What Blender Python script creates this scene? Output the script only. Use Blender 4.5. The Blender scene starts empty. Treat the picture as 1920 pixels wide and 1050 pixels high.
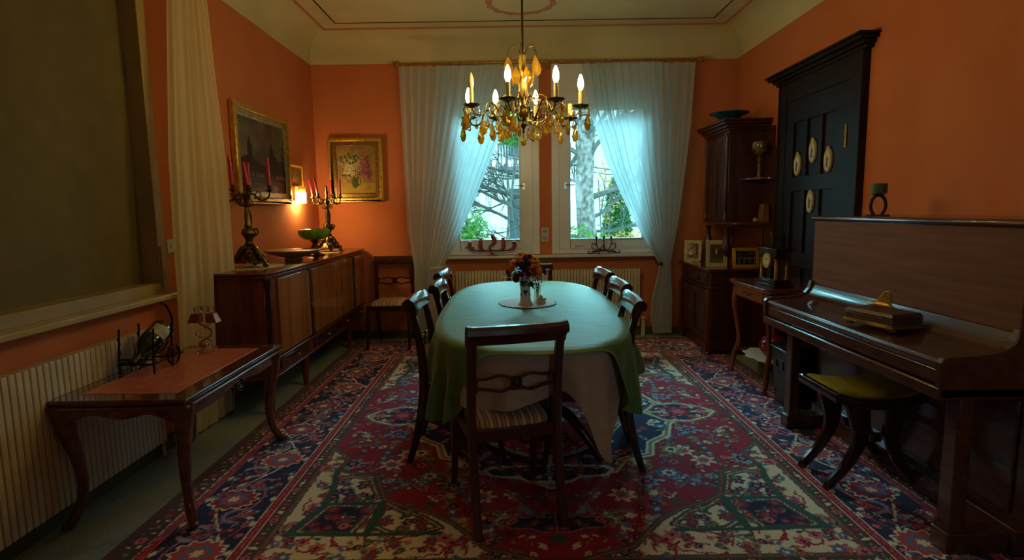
import bpy, bmesh, math, random
import numpy as np
from mathutils import Vector, Matrix
R = math.radians
PI = math.pi
sc = bpy.context.scene
C = sc.collection

# ------------------------------------------------------------------ camera, world, exposure
cam_d = bpy.data.cameras.new('camera')
cam = bpy.data.objects.new('camera', cam_d)
C.objects.link(cam)
cam_d.sensor_fit = 'HORIZONTAL'
cam_d.sensor_width = 36.0
cam_d.lens = 36.0 * 1063.0 / 1920.0
cam_d.clip_start = 0.05
cam_d.clip_end = 300
th, rl = R(7.02), 0.015
fw = Vector((0, math.cos(th), -math.sin(th)))
up0 = Vector((0, math.sin(th), math.cos(th)))
rt0 = Vector((1, 0, 0))
rt = rt0 * math.cos(rl) - up0 * math.sin(rl)
up = up0 * math.cos(rl) + rt0 * math.sin(rl)
M = Matrix.Identity(4)
for i in range(3):
    M[i][0], M[i][1], M[i][2] = rt[i], up[i], -fw[i]
M[0][3], M[1][3], M[2][3] = 0, 0, 1.38
cam.matrix_world = M
sc.camera = cam

sc.view_settings.view_transform = 'Standard'
sc.view_settings.look = 'None'
sc.view_settings.gamma = 1
sc.view_settings.use_curve_mapping = False
sc.view_settings.exposure = 0.2

world = bpy.data.worlds.new('world')
sc.world = world
world.use_nodes = True
wn = world.node_tree.nodes
wl = world.node_tree.links
wn.clear()
wo = wn.new('ShaderNodeOutputWorld')
bg = wn.new('ShaderNodeBackground')
wl.new(bg.outputs[0], wo.inputs[0])
tc = wn.new('ShaderNodeTexCoord')
mp = wn.new('ShaderNodeMapping')
mp.inputs['Scale'].default_value = (1, 1, 2.5)
nz = wn.new('ShaderNodeTexNoise')
nz.inputs['Scale'].default_value = 2.2
nz.inputs['Detail'].default_value = 5
cr = wn.new('ShaderNodeValToRGB')
cr.color_ramp.elements[0].position = 0.35
cr.color_ramp.elements[0].color = (0.30, 0.74, 0.92, 1)
cr.color_ramp.elements[1].position = 0.65
cr.color_ramp.elements[1].color = (0.46, 0.86, 1.0, 1)
wl.new(tc.outputs['Generated'], mp.inputs[0])
wl.new(mp.outputs[0], nz.inputs['Vector'])
wl.new(nz.outputs[0], cr.inputs[0])
wl.new(cr.outputs[0], bg.inputs[0])
bg.inputs[1].default_value = 5.5

# soft sun added low behind the houses to boost daylight through the back windows
sd = bpy.data.lights.new('added_soft_sun', 'SUN')
sd.energy = 14.0
sd.angle = R(42)
sd.color = (0.24, 0.78, 0.94)
so = bpy.data.objects.new('added_soft_sun', sd)
C.objects.link(so)
so.location = (0, 12, 8)
so.rotation_euler = Vector((0.03, math.cos(R(29)), math.sin(R(29)))).to_track_quat('Z', 'Y').to_euler()

BULB = 150.0          # emission of the lit candle bulbs
BULB_COL = (1.0, 0.76, 0.29, 1)
SCONCE = 90.0

def portal(name, x, z, w, h):
    d = bpy.data.lights.new(name, 'AREA')
    d.shape = 'RECTANGLE'
    d.size, d.size_y = w, h
    d.cycles.is_portal = True
    o = bpy.data.objects.new(name, d)
    C.objects.link(o)
    o.location = (x, 6.50, z)
    o.rotation_euler = (R(-90), 0, 0)
portal('daylight_left', -0.225, 1.9, 1.1, 2.0)
portal('daylight_right', 1.023, 1.9, 1.2, 2.0)
o_ = bpy.data.objects['daylight_left'].copy(); o_.data = o_.data.copy(); C.objects.link(o_); o_.name = 'fill_window_portal'
o_.location = (1.45, -1.58, 1.8); o_.rotation_euler = (R(90), 0, 0); o_.data.size, o_.data.size_y = 0.6, 0.9  # sampling portal for the added window behind the camera

# ------------------------------------------------------------------ helpers: tagging
def tag(o, label=None, cat=None, group=None, kind=None):
    if label: o['label'] = label
    if cat: o['category'] = cat
    if group: o['group'] = group
    if kind: o['kind'] = kind
    return o

def thing(name, label, cat, loc=(0, 0, 0), rz=0, group=None, kind=None):
    o = bpy.data.objects.new(name, None)
    C.objects.link(o)
    o.empty_display_size = 0.1
    o.location = loc
    o.rotation_euler = (0, 0, rz)
    return tag(o, label, cat, group, kind)

def dup(root, loc, rz, label=None, group=None):
    r = root.copy(); C.objects.link(r)
    r.location = loc
    r.rotation_euler = (0, 0, rz)
    if label: r['label'] = label
    if group: r['group'] = group
    for ch in list(root.children):
        c = ch.copy(); C.objects.link(c); c.parent = r
        for g in list(ch.children):
            d = g.copy(); C.objects.link(d); d.parent = c
    return r

# ------------------------------------------------------------------ helpers: mesh builder
class MB:
    def __init__(s):
        s.v = []; s.f = []
    def add(s, v, f):
        n = len(s.v)
        s.v += [tuple(p) for p in v]
        s.f += [tuple(i + n for i in q) for q in f]
        return s
    def box(s, x0, x1, y0, y1, z0, z1):
        v = [(x0,y0,z0),(x1,y0,z0),(x1,y1,z0),(x0,y1,z0),(x0,y0,z1),(x1,y0,z1),(x1,y1,z1),(x0,y1,z1)]
        return s.add(v, [(3,2,1,0),(4,5,6,7),(0,1,5,4),(1,2,6,5),(2,3,7,6),(3,0,4,7)])
    def obox(s, c, size, rot=(0,0,0)):
        from mathutils import Euler
        m = Euler(rot).to_matrix()
        hx, hy, hz = [q/2 for q in size]
        v = []
        for a, b, d in ((-1,-1,-1),(1,-1,-1),(1,1,-1),(-1,1,-1),(-1,-1,1),(1,-1,1),(1,1,1),(-1,1,1)):
            v.append(Vector(c) + m @ Vector((a*hx, b*hy, d*hz)))
        return s.add(v, [(3,2,1,0),(4,5,6,7),(0,1,5,4),(1,2,6,5),(2,3,7,6),(3,0,4,7)])
    def tube(s, pts, r, n=8, flat=1.0):
        pts = [Vector(p) for p in pts]
        if not hasattr(r, '__len__'): r = [r]*len(pts)
        rings = []
        ref = None
        for i, p in enumerate(pts):
            t = (pts[min(i+1, len(pts)-1)] - pts[max(i-1, 0)])
            if t.length < 1e-9: t = Vector((0,0,1))
            t.normalize()
            if ref is None:
                ref = Vector((0,0,1)) if abs(t.z) < 0.9 else Vector((1,0,0))
            a = ref - t*ref.dot(t)
            if a.length < 1e-6:
                a = Vector((0,1,0)) - t*t.y
            a.normalize(); ref = a
            b = t.cross(a)
            rings.append([p + (a*math.cos(2*PI*k/n) + b*math.sin(2*PI*k/n)*flat)*r[i] for k in range(n)])
        v = [q for g in rings for q in g]
        f = []
        for i in range(len(pts)-1):
            for k in range(n):
                k2 = (k+1) % n
                f.append((i*n+k, i*n+k2, (i+1)*n+k2, (i+1)*n+k))
        f.append(tuple(range(n))[::-1]); f.append(tuple((len(pts)-1)*n+k for k in range(n)))
        return s.add(v, f)
    def sweep(s, pts, hw, ht, side=(1,0,0)):
        # rectangular bar: hw half width along side, ht half thickness in the plane of the path
        pts = [Vector(p) for p in pts]; side = Vector(side).normalized()
        m = len(pts)
        if not hasattr(hw, '__len__'): hw = [hw]*m
        if not hasattr(ht, '__len__'): ht = [ht]*m
        v = []
        for i, p in enumerate(pts):
            t = (pts[min(i+1, m-1)] - pts[max(i-1, 0)]).normalized()
            nn = t.cross(side).normalized()
            c = 0.62
            for a, b in ((-1,-c),(-c,-1),(c,-1),(1,-c),(1,c),(c,1),(-c,1),(-1,c)):
                v.append(p + side*hw[i]*a + nn*ht[i]*b)
        f = []
        for i in range(m-1):
            for k in range(8):
                k2 = (k+1) % 8
                f.append((i*8+k, i*8+k2, (i+1)*8+k2, (i+1)*8+k))
        f.append(tuple(range(8))[::-1]); f.append(tuple((m-1)*8+k for k in range(8)))
        return s.add(v, f)
    def lathe(s, prof, n=24, c=(0,0,0), sy=1.0, lobes=0, amp=0.0, ax='z'):
        v = []
        for r, z in prof:
            for k in range(n):
                a = 2*PI*k/n
                rr = r*(1 + amp*math.cos(lobes*a)) if lobes else r
                x, y = rr*math.cos(a), rr*math.sin(a)*sy
                if ax == 'z': v.append((c[0]+x, c[1]+y, c[2]+z))
                elif ax == 'y': v.append((c[0]+x, c[1]+z, c[2]+y))
                else: v.append((c[0]+z, c[1]+x, c[2]+y))
        f = []
        m = len(prof)
        for i in range(m-1):
            for k in range(n):
                k2 = (k+1) % n
                f.append((i*n+k, i*n+k2, (i+1)*n+k2, (i+1)*n+k))
        if prof[0][0] > 1e-5: f.append(tuple(range(n))[::-1])
        if prof[-1][0] > 1e-5: f.append(tuple((m-1)*n+k for k in range(n)))
        return s.add(v, f)
    def prism(s, poly, a0, a1, ax='y'):
        n = len(poly); v = []
        for a in (a0, a1):
            for p, q in poly:
                v.append({'y': (p, a, q), 'x': (a, p, q), 'z': (p, q, a)}[ax])
        f = [tuple(range(n)), tuple(range(n, 2*n))[::-1]]
        for k in range(n):
            k2 = (k+1) % n
            f.append((k, k2, n+k2, n+k))
        return s.add(v, f)
    def ball(s, c, r, nu=12, nv=8):
        if not hasattr(r, '__len__'): r = (r, r, r)
        v = []; f = []
        for i in range(nv+1):
            t = PI*i/nv
            for k in range(nu):
                a = 2*PI*k/nu
                v.append((c[0]+r[0]*math.sin(t)*math.cos(a), c[1]+r[1]*math.sin(t)*math.sin(a), c[2]+r[2]*math.cos(t)))
        for i in range(nv):
            for k in range(nu):
                k2 = (k+1) % nu
                f.append((i*nu+k, (i+1)*nu+k, (i+1)*nu+k2, i*nu+k2))
        return s.add(v, f)
    def grid(s, fn, nu, nv, wrap=False):
        v = []; f = []
        for j in range(nv+1):
            for i in range(nu+1 if not wrap else nu):
                v.append(fn(i/nu, j/nv))
        w = nu if wrap else nu+1
        for j in range(nv):
            for i in range(nu):
                i2 = (i+1) % w
                f.append((j*w+i, j*w+i2, (j+1)*w+i2, (j+1)*w+i))
        return s.add(v, f)
    def frame(s, x0, x1, z0, z1, w, y0, y1):
        s.box(x0, x0+w, y0, y1, z0, z1); s.box(x1-w, x1, y0, y1, z0, z1)
        s.box(x0+w, x1-w, y0, y1, z1-w, z1); s.box(x0+w, x1-w, y0, y1, z0, z0+w)
        return s
    def build(s, name, mat, parent=None, world=False, smooth=True, angle=38, bevel=0, solid=0, norm=True):
        me = bpy.data.meshes.new(name)
        v = s.v
        if world and parent is not None:
            p = parent
            off = Vector((0,0,0))
            while p is not None:
                off = off + p.location; p = p.parent
            v = [(a-off.x, b-off.y, c-off.z) for a, b, c in v]
        me.from_pydata(v, [], s.f)
        if norm:
            bm = bmesh.new(); bm.from_mesh(me)
            bmesh.ops.remove_doubles(bm, verts=bm.verts, dist=1e-6)
            bmesh.ops.recalc_face_normals(bm, faces=bm.faces)
            bm.to_mesh(me); bm.free()
        if smooth:
            me.polygons.foreach_set('use_smooth', [True]*len(me.polygons))
            me.set_sharp_from_angle(angle=R(angle))
        o = bpy.data.objects.new(name, me)
        C.objects.link(o)
        me.materials.append(mat)
        if parent is not None: o.parent = parent
        if solid:
            md = o.modifiers.new('thickness', 'SOLIDIFY'); md.thickness = solid; md.offset = -1
        if bevel:
            md = o.modifiers.new('bevel', 'BEVEL'); md.width = bevel; md.segments = 2
            md.limit_method = 'ANGLE'; md.angle_limit = R(40)
        return o

def spline(pts, n=6):
    # Catmull-Rom through the points
    P = [Vector(p) for p in pts]
    out = []
    for i in range(len(P)-1):
        p0, p1, p2, p3 = P[max(i-1,0)], P[i], P[i+1], P[min(i+2, len(P)-1)]
        for k in range(n):
            t = k/n
            out.append(0.5*((2*p1) + (p2-p0)*t + (2*p0-5*p1+4*p2-p3)*t*t + (3*p1-p0-3*p2+p3)*t*t*t))
    out.append(P[-1])
    return out

def lerp(tbl, x):
    if x <= tbl[0][0]: return tbl[0][1]
    for (a, p), (b, q) in zip(tbl, tbl[1:]):
        if x <= b: return p + (q-p)*(x-a)/(b-a)
    return tbl[-1][1]

# ------------------------------------------------------------------ helpers: materials
def srgb(r, g, b):
    def c(x):
        x /= 255.0
        return x/12.92 if x <= 0.04045 else ((x+0.055)/1.055)**2.4
    return (c(r), c(g), c(b), 1)

def new_mat(name):
    m = bpy.data.materials.new(name); m.use_nodes = True
    n = m.node_tree.nodes; l = m.node_tree.links
    return m, n, l, n['Principled BSDF']

def mat(name, col, rough=0.5, metal=0.0, col2=None, scale=8, stretch=(1,1,1), bump=0.0, bscale=None,
        coat=0.0, spec=0.5, detail=4, trans=0.0, ior=1.5, emit=None, estr=0, alpha=1, sheen=0):
    m, n, l, b = new_mat(name)
    b.inputs['Base Color'].default_value = col
    b.inputs['Roughness'].default_value = rough
    b.inputs['Metallic'].default_value = metal
    b.inputs['Coat Weight'].default_value = coat
    b.inputs['Coat Roughness'].default_value = 0.08
    b.inputs['Specular IOR Level'].default_value = spec
    b.inputs['Transmission Weight'].default_value = trans
    b.inputs['IOR'].default_value = ior
    b.inputs['Sheen Weight'].default_value = sheen
    if emit:
        b.inputs['Emission Color'].default_value = emit
        b.inputs['Emission Strength'].default_value = estr
    tc = n.new('ShaderNodeTexCoord'); mp = n.new('ShaderNodeMapping')
    mp.inputs['Scale'].default_value = stretch
    l.new(tc.outputs['Object'], mp.inputs[0])
    if col2 is None:
        col2 = tuple(c*0.86 for c in col[:3]) + (1,)
    nz = n.new('ShaderNodeTexNoise'); nz.inputs['Scale'].default_value = scale
    nz.inputs['Detail'].default_value = detail
    cr = n.new('ShaderNodeValToRGB')
    cr.color_ramp.elements[0].position = 0.35; cr.color_ramp.elements[1].position = 0.68
    cr.color_ramp.elements[0].color = col; cr.color_ramp.elements[1].color = col2
    l.new(mp.outputs[0], nz.inputs['Vector']); l.new(nz.outputs[0], cr.inputs[0])
    l.new(cr.outputs[0], b.inputs['Base Color'])
    if bump:
        n2 = n.new('ShaderNodeTexNoise'); n2.inputs['Scale'].default_value = bscale or scale*4
        n2.inputs['Detail'].default_value = 3
        bp = n.new('ShaderNodeBump'); bp.inputs['Strength'].default_value = bump
        bp.inputs['Distance'].default_value = 0.01
        l.new(mp.outputs[0], n2.inputs['Vector'])
        l.new(n2.outputs[0], bp.inputs['Height']); l.new(bp.outputs[0], b.inputs['Normal'])
    return m

def wood(name, dark, light, axis='z', rough=0.28, coat=0.3, freq=22):
    st = {'x': (0.06, 1, 1), 'y': (1, 0.06, 1), 'z': (1, 1, 0.06)}[axis]
    return mat(name, dark, rough=rough, col2=light, scale=freq, stretch=st, coat=coat, bump=0.04, detail=6)

def stripes(name, cols, period, axis=0, rough=0.8):
    # repeated bands of colour across one object axis
    m, n, l, b = new_mat(name)
    b.inputs['Roughness'].default_value = rough
    b.inputs['Sheen Weight'].default_value = 0.3
    tc = n.new('ShaderNodeTexCoord'); sp = n.new('ShaderNodeSeparateXYZ')
    l.new(tc.outputs['Object'], sp.inputs[0])
    a = n.new('ShaderNodeMath'); a.operation = 'MULTIPLY'; a.inputs[1].default_value = 1/period
    l.new(sp.outputs[axis], a.inputs[0])
    f = n.new('ShaderNodeMath'); f.operation = 'FRACT'; l.new(a.outputs[0], f.inputs[0])
    cr = n.new('ShaderNodeValToRGB'); cr.color_ramp.interpolation = 'CONSTANT'
    e = cr.color_ramp.elements
    e[0].position = cols[0][0]; e[0].color = cols[0][1]
    e[1].position = cols[1][0]; e[1].color = cols[1][1]
    for p, c in cols[2:]:
        k = e.new(p); k.color = c
    l.new(f.outputs[0], cr.inputs[0]); l.new(cr.outputs[0], b.inputs['Base Color'])
    return m

def attr_mat(name, rough=0.8, bump=0, coat=0, sheen=0, bs=900):
    m, n, l, b = new_mat(name)
    a = n.new('ShaderNodeAttribute'); a.attribute_name = 'Col'
    l.new(a.outputs['Color'], b.inputs['Base Color'])
    b.inputs['Roughness'].default_value = rough
    b.inputs['Coat Weight'].default_value = coat
    b.inputs['Sheen Weight'].default_value = sheen
    b.inputs['Specular IOR Level'].default_value = 0.25
    if bump:
        tc = n.new('ShaderNodeTexCoord')
        n2 = n.new('ShaderNodeTexNoise'); n2.inputs['Scale'].default_value = bs
        bp = n.new('ShaderNodeBump'); bp.inputs['Strength'].default_value = bump; bp.inputs['Distance'].default_value = 0.004
        l.new(tc.outputs['Object'], n2.inputs['Vector']); l.new(n2.outputs[0], bp.inputs['Height']); l.new(bp.outputs[0], b.inputs['Normal'])
    return m

def sheer(name, col, opac=0.62):
    m, n, l, b = new_mat(name)
    n.remove(b)
    out = [x for x in n if x.type == 'OUTPUT_MATERIAL'][0]
    tr = n.new('ShaderNodeBsdfTransparent')
    tl = n.new('ShaderNodeBsdfTranslucent'); df = n.new('ShaderNodeBsdfDiffuse')
    tl.inputs[0].default_value = col; df.inputs[0].default_value = col
    m1 = n.new('ShaderNodeMixShader'); m1.inputs[0].default_value = 0.5
    l.new(tl.outputs[0], m1.inputs[1]); l.new(df.outputs[0], m1.inputs[2])
    lw = n.new('ShaderNodeLayerWeight'); lw.inputs[0].default_value = 0.35
    ma = n.new('ShaderNodeMath'); ma.operation = 'MULTIPLY_ADD'
    ma.inputs[1].default_value = 0.45; ma.inputs[2].default_value = opac
    ma.use_clamp = True
    l.new(lw.outputs['Facing'], ma.inputs[0])
    m2 = n.new('ShaderNodeMixShader')
    l.new(ma.outputs[0], m2.inputs[0]); l.new(tr.outputs[0], m2.inputs[1]); l.new(m1.outputs[0], m2.inputs[2])
    l.new(m2.outputs[0], out.inputs[0])
    return m

def pane(name, tint=(1,1,1,1), gloss=0.06):
    m, n, l, b = new_mat(name)
    n.remove(b)
    out = [x for x in n if x.type == 'OUTPUT_MATERIAL'][0]
    tr = n.new('ShaderNodeBsdfTransparent'); tr.inputs[0].default_value = tint
    gl = n.new('ShaderNodeBsdfGlossy'); gl.inputs['Roughness'].default_value = 0.02
    fr = n.new('ShaderNodeFresnel'); fr.inputs[0].default_value = 1.45
    m2 = n.new('ShaderNodeMixShader')
    l.new(fr.outputs[0], m2.inputs[0]); l.new(tr.outputs[0], m2.inputs[1]); l.new(gl.outputs[0], m2.inputs[2])
    l.new(m2.outputs[0], out.inputs[0])
    return m

WALL = mat('orange_wall_paint', srgb(212,124,76), rough=0.85, col2=srgb(206,118,72), scale=3, bump=0.12, bscale=90, spec=0.2)
CREAM = mat('cream_ceiling_plaster', srgb(222,207,160), rough=0.9, col2=srgb(212,196,150), scale=2.5, bump=0.05, bscale=40, spec=0.2)
PINKLINE = mat('salmon_painted_line', srgb(205,135,105), rough=0.8)
BLACKLINE = mat('dark_painted_line', srgb(52,42,34), rough=0.8)
FLOORM = mat('grey_green_carpet', srgb(158,160,146), rough=0.95, col2=srgb(142,146,132), scale=60, bump=0.2, bscale=400, spec=0.1)
SKIRT = mat('dull_green_skirting', srgb(88,88,62), rough=0.7)
WHITE = mat('white_window_paint', srgb(240,238,234), rough=0.3, col2=srgb(234,232,228), scale=4, bump=0.02)
SILLM = mat('white_stone_sill', srgb(230,228,222), rough=0.3, col2=srgb(214,212,206), scale=30)
RADM = mat('cream_radiator_enamel', srgb(222,208,176), rough=0.35)
BRASS = mat('brass', srgb(200,158,74), rough=0.3, metal=0.7, col2=srgb(150,110,48), scale=30)
GOLDW = mat('gilded_wood', srgb(226,184,66), rough=0.32, metal=0.5, col2=srgb(176,132,44), scale=40, bump=0.15, bscale=120)
SILVERW = mat('silvered_gilt_wood', srgb(190,180,150), rough=0.4, metal=0.4, col2=srgb(140,125,90), scale=40, bump=0.1)
BRONZE = mat('dark_bronze', srgb(120,98,52), rough=0.33, metal=0.95, col2=srgb(58,46,26), scale=45, bump=0.25, bscale=110)
IRON = mat('black_wrought_iron', srgb(26,24,24), rough=0.45, metal=0.6)
CHROME = mat('steel_handle', srgb(200,200,200), rough=0.25, metal=1.0)
MAHOG = wood('dark_mahogany', srgb(42,20,14), srgb(66,30,20), rough=0.16, coat=0.6)
MAHOGX = wood('mahogany_front_chair', srgb(66,30,18), srgb(92,44,26), rough=0.3, coat=0.3)
WALNUT = wood('figured_walnut_doors', srgb(176,108,52), srgb(138,80,36), rough=0.22, coat=0.5, freq=9)
REDWOOD = wood('reddish_mahogany', srgb(122,54,34), srgb(88,36,24), rough=0.22, coat=0.5)
TABWOOD = wood('glossy_brown_mahogany', srgb(112,62,34), srgb(78,40,22), axis='y', rough=0.16, coat=0.8)
PIANOW = wood('piano_brown_mahogany', srgb(92,54,38), srgb(66,36,26), axis='y', rough=0.25, coat=0.6, freq=30)
OAKD = mat('dark_stained_door_oak', srgb(40,25,20), col2=srgb(27,17,14), rough=0.42, scale=22, stretch=(1,1,0.06), spec=0.22, bump=0.05)
CHERRY = wood('cherry_wood', srgb(150,84,40), srgb(116,60,28), axis='x', rough=0.3, coat=0.3)
BUFFET = wood('buffet_walnut', srgb(82,40,27), srgb(52,24,17), rough=0.3, coat=0.4)
EBONY = mat('black_polished_wood', srgb(16,15,16), rough=0.15, coat=0.5)
GREENC = mat('green_tablecloth', srgb(96,142,74), rough=0.55, col2=srgb(84,128,64), scale=30, stretch=(0.12,1,1), bump=0.45, bscale=26, sheen=0.25, spec=0.4)
CREAMC = mat('cream_undercloth', srgb(200,180,152), rough=0.9, col2=srgb(188,168,142), scale=20, bump=0.15)
LACE = mat('white_lace', srgb(240,238,234), rough=0.9, col2=srgb(200,198,194), scale=160)
CREAMLACE = mat('cream_lace', srgb(215,195,140), rough=0.9, col2=srgb(160,140,95), scale=160)
SHEER = sheer('white_sheer_curtain', srgb(214,226,228), 0.82)
SHEERY = sheer('cream_sheer_curtain', srgb(244,232,182), 0.84)
GLASS = pane('window_glass')
REDWAX = mat('red_wax', srgb(190,20,50), rough=0.4, coat=0.2)
GREENWAX = mat('green_wax', srgb(70,90,20), rough=0.5)
SEATS = stripes('striped_seat_fabric', [(0, srgb(214,186,142)), (0.22, srgb(150,70,44)), (0.30, srgb(205,168,120)),
        (0.44, srgb(120,86,50)), (0.50, srgb(222,200,160)), (0.72, srgb(160,84,50)), (0.80, srgb(190,150,104)), (0.92, srgb(128,92,60))], 0.075)
ATTR = attr_mat('painted_canvas', 0.5, coat=0.15)
GLOSSATTR = attr_mat('glossy_print', 0.15, coat=0.6)
WOOL = attr_mat('wool_pile', 0.95, bump=0.5, sheen=0.15, bs=260)

def struct(mb, name, m, **k):
    o = mb.build(name, m, **k); o['kind'] = 'structure'; return o

# ------------------------------------------------------------------ room shell
XL, XR, YB, YF, ZC = -2.065, 2.385, 6.14, -1.3, 3.2
struct(MB().box(XL-0.3, XR+0.3, YF-0.3, YB+0.3, -0.1, 0), 'floor', FLOORM, smooth=False)
struct(MB().box(XL-0.3, XR+0.3, YF-0.3, YB+0.3, ZC, ZC+0.1), 'ceiling', CREAM, smooth=False)
b = MB()
W1, W2 = (-0.72, 0.27), (0.475, 1.57)          # window openings
ZW0, ZW1 = 0.90, 2.84
b.box(XL-0.3, W1[0], YB, YB+0.3, 0, ZC).box(W1[1], W2[0], YB, YB+0.3, 0, ZC).box(W2[1], XR+0.3, YB, YB+0.3, 0, ZC)
for w in (W1, W2):
    b.box(w[0], w[1], YB, YB+0.3, 0, ZW0).box(w[0], w[1], YB, YB+0.3, ZW1, ZC)
struct(b, 'wall_back', WALL, smooth=False, norm=False)
L3 = (2.05, 3.36)
b = MB()
b.box(XL-0.3, XL, YF, L3[0], 0, ZC).box(XL-0.3, XL, L3[1], YB, 0, ZC)
b.box(XL-0.3, XL, L3[0], L3[1], 0, 0.93).box(XL-0.3, XL, L3[0], L3[1], 2.78, ZC)
struct(b, 'wall_left', WALL, smooth=False, norm=False)
struct(MB().box(XR, XR+0.3, YF, YB, 0, ZC), 'wall_right', WALL, smooth=False)
b = MB(); F0, F1, FZ0, FZ1 = 1.15, 1.75, 1.35, 2.25  # opening cut for the added fill window
b.box(XL, F0, YF-0.3, YF, 0, ZC).box(F1, XR, YF-0.3, YF, 0, ZC).box(F0, F1, YF-0.3, YF, 0, FZ0).box(F0, F1, YF-0.3, YF, FZ1, ZC)
struct(b, 'wall_front', WALL, smooth=False, norm=False)
# cove: from z 2.912 on the walls to the flat ceiling 0.22 in
def cove(name, fn):
    prof = [(0.006, 2.912), (0.006, 3.03), (0.018, 3.085), (0.05, 3.135), (0.10, 3.172), (0.16, 3.192), (0.22, 3.199)]
    b = MB(); m = len(prof)
    a, c = [], []
    for d, z in prof:
        p, q = fn(d); a.append((p[0], p[1], z)); c.append((q[0], q[1], z))
    top_a, top_c = fn(-0.02)
    a.append((top_a[0], top_a[1], 3.199)); c.append((top_c[0], top_c[1], 3.199))
    a.append((top_a[0], top_a[1], 2.912)); c.append((top_c[0], top_c[1], 2.912))
    n = len(a)
    f = [(i, (i+1) % n, n+(i+1) % n, n+i) for i in range(n)] + [tuple(range(n)), tuple(range(n, 2*n))]
    b.add(a+c, f)
    struct(b, name, CREAM)
cove('trim_1', lambda d: ((XL, YB-d), (XR, YB-d)))
cove('trim_2', lambda d: ((XL+d, YF), (XL+d, YB)))
cove('trim_3', lambda d: ((XR-d, YF), (XR-d, YB)))
def rect_line(name, off, w, m, h=0.006):
    b = MB(); x0, x1, y0, y1 = XL+off, XR-off, YF+off, YB-off
    b.box(x0, x1, y1-w, y1, ZC-h, ZC); b.box(x0, x1, y0, y0+w, ZC-h, ZC)
    b.box(x0, x0+w, y0+w, y1-w, ZC-h, ZC); b.box(x1-w, x1, y0+w, y1-w, ZC-h, ZC)
    struct(b, name, m, smooth=False)
rect_line('trim_4', 0.215, 0.022, PINKLINE, 0.01)
rect_line('trim_5', 0.385, 0.012, BLACKLINE, 0.004)
# painted ring on the ceiling with a wavy outline
b = MB()
def ringf(u, v):
    a = 2*PI*u
    r = (0.258 + 0.055*v) + (0.010*math.sin(14*a) if v > 0.5 else 0.004*math.sin(9*a))
    return (0.115 + r*math.cos(a), 5.27 + r*math.sin(a)*1.03, ZC-0.003)
b.grid(ringf, 160, 1, wrap=True)
struct(b, 'trim_6', PINKLINE, norm=False)
# skirting boards
b = MB().box(XL, XR, YB-0.018, YB, 0, 0.085)
struct(b, 'baseboard_back', SKIRT, smooth=False)
struct(MB().box(XL, XL+0.018, YF, YB-0.018, 0, 0.085), 'baseboard_left', SKIRT, smooth=False)
b = MB().box(XR-0.018, XR, YF, 3.86, 0, 0.085); b.box(XR-0.018, XR, 5.08, YB-0.018, 0, 0.085)
struct(b, 'baseboard_right', SKIRT, smooth=False)

# windows in the back wall
def window(name, x0, x1, gx0, gx1, hx, hsign):
    t = bpy.data.objects.new(name, None); C.objects.link(t); t.location = ((x0+x1)/2, YB, 0.9); t['kind'] = 'structure'
    z0, z1 = 0.905, 2.885
    b = MB()
    b.box(x0, x0+0.078, YB-0.022, YB+0.06, z0, z1); b.box(x1-0.078, x1, YB-0.022, YB+0.06, z0, z1)
    b.box(x0+0.078, x1-0.078, YB-0.022, YB+0.06, 2.50, z1)
    b.box(x0+0.03, x1-0.03, YB-0.034, YB-0.022, 2.60, 2.625)
    b.box(x0+0.078, x1-0.078, YB-0.005, YB+0.06, z0, z0+0.055)
    b.build('window_frame', WHITE, t, world=True, bevel=0.004)
    b = MB(); sx0, sx1, sz0, sz1 = x0+0.078, x1-0.078, z0+0.055, 2.50
    wL, wR = gx0-sx0, sx1-gx1
    b.box(sx0, gx0, YB-0.012, YB+0.05, sz0, sz1); b.box(gx1, sx1, YB-0.012, YB+0.05, sz0, sz1)
    b.box(gx0, gx1, YB-0.012, YB+0.05, sz0, 1.066); b.box(gx0, gx1, YB-0.012, YB+0.05, 2.415, sz1)
    b.frame(gx0-0.012, gx1+0.012, 1.054, 2.427, 0.012, YB-0.018, YB-0.012)
    b.build('sash', WHITE, t, world=True, bevel=0.004)
    MB().box(gx0, gx1, YB+0.02, YB+0.026, 1.066, 2.415).build('window_pane', GLASS, t, world=True, smooth=False)
    b = MB()
    b.obox((hx, YB-0.016, 1.63), (0.024, 0.01, 0.065)); b.tube([(hx, YB-0.02, 1.64), (hx, YB-0.05, 1.64)], 0.006)
    b.tube([(hx, YB-0.05, 1.64), (hx+hsign*0.05, YB-0.052, 1.637), (hx+hsign*0.10, YB-0.05, 1.64)], 0.006)
    b.build('window_handle', CHROME, t, world=True)
    b = MB(); b.obox((gx0+0.10, YB-0.014, 0.985), (0.10, 0.004, 0.012)); b.obox((gx0+0.07, YB-0.018, 0.985), (0.03, 0.008, 0.02))
    b.build('lock_fitting', CHROME, t, world=True)
    return t
window('window_1', -0.76, 0.308, -0.55, 0.093, 0.14, -1)
window('window_2', 0.439, 1.607, 0.637, 1.409, 0.585, 1)
struct(MB().box(-0.82, 1.66, 6.015, 6.14, 0.872, 0.897), 'trim_7', SILLM, bevel=0.004)

# unseen window added behind the viewer to let in some fill daylight
t = bpy.data.objects.new('added_fill_window', None); C.objects.link(t); t.location = (1.45, YF, 1.35); t['kind'] = 'structure'
MB().frame(F0, F1, FZ0, FZ1, 0.06, YF-0.08, YF-0.01).build('window_frame', WHITE, t, world=True, bevel=0.004)
MB().box(F0+0.06, F1-0.06, YF-0.05, YF-0.045, FZ0+0.06, FZ1-0.06).build('window_pane', GLASS, t, world=True, smooth=False)

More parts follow.
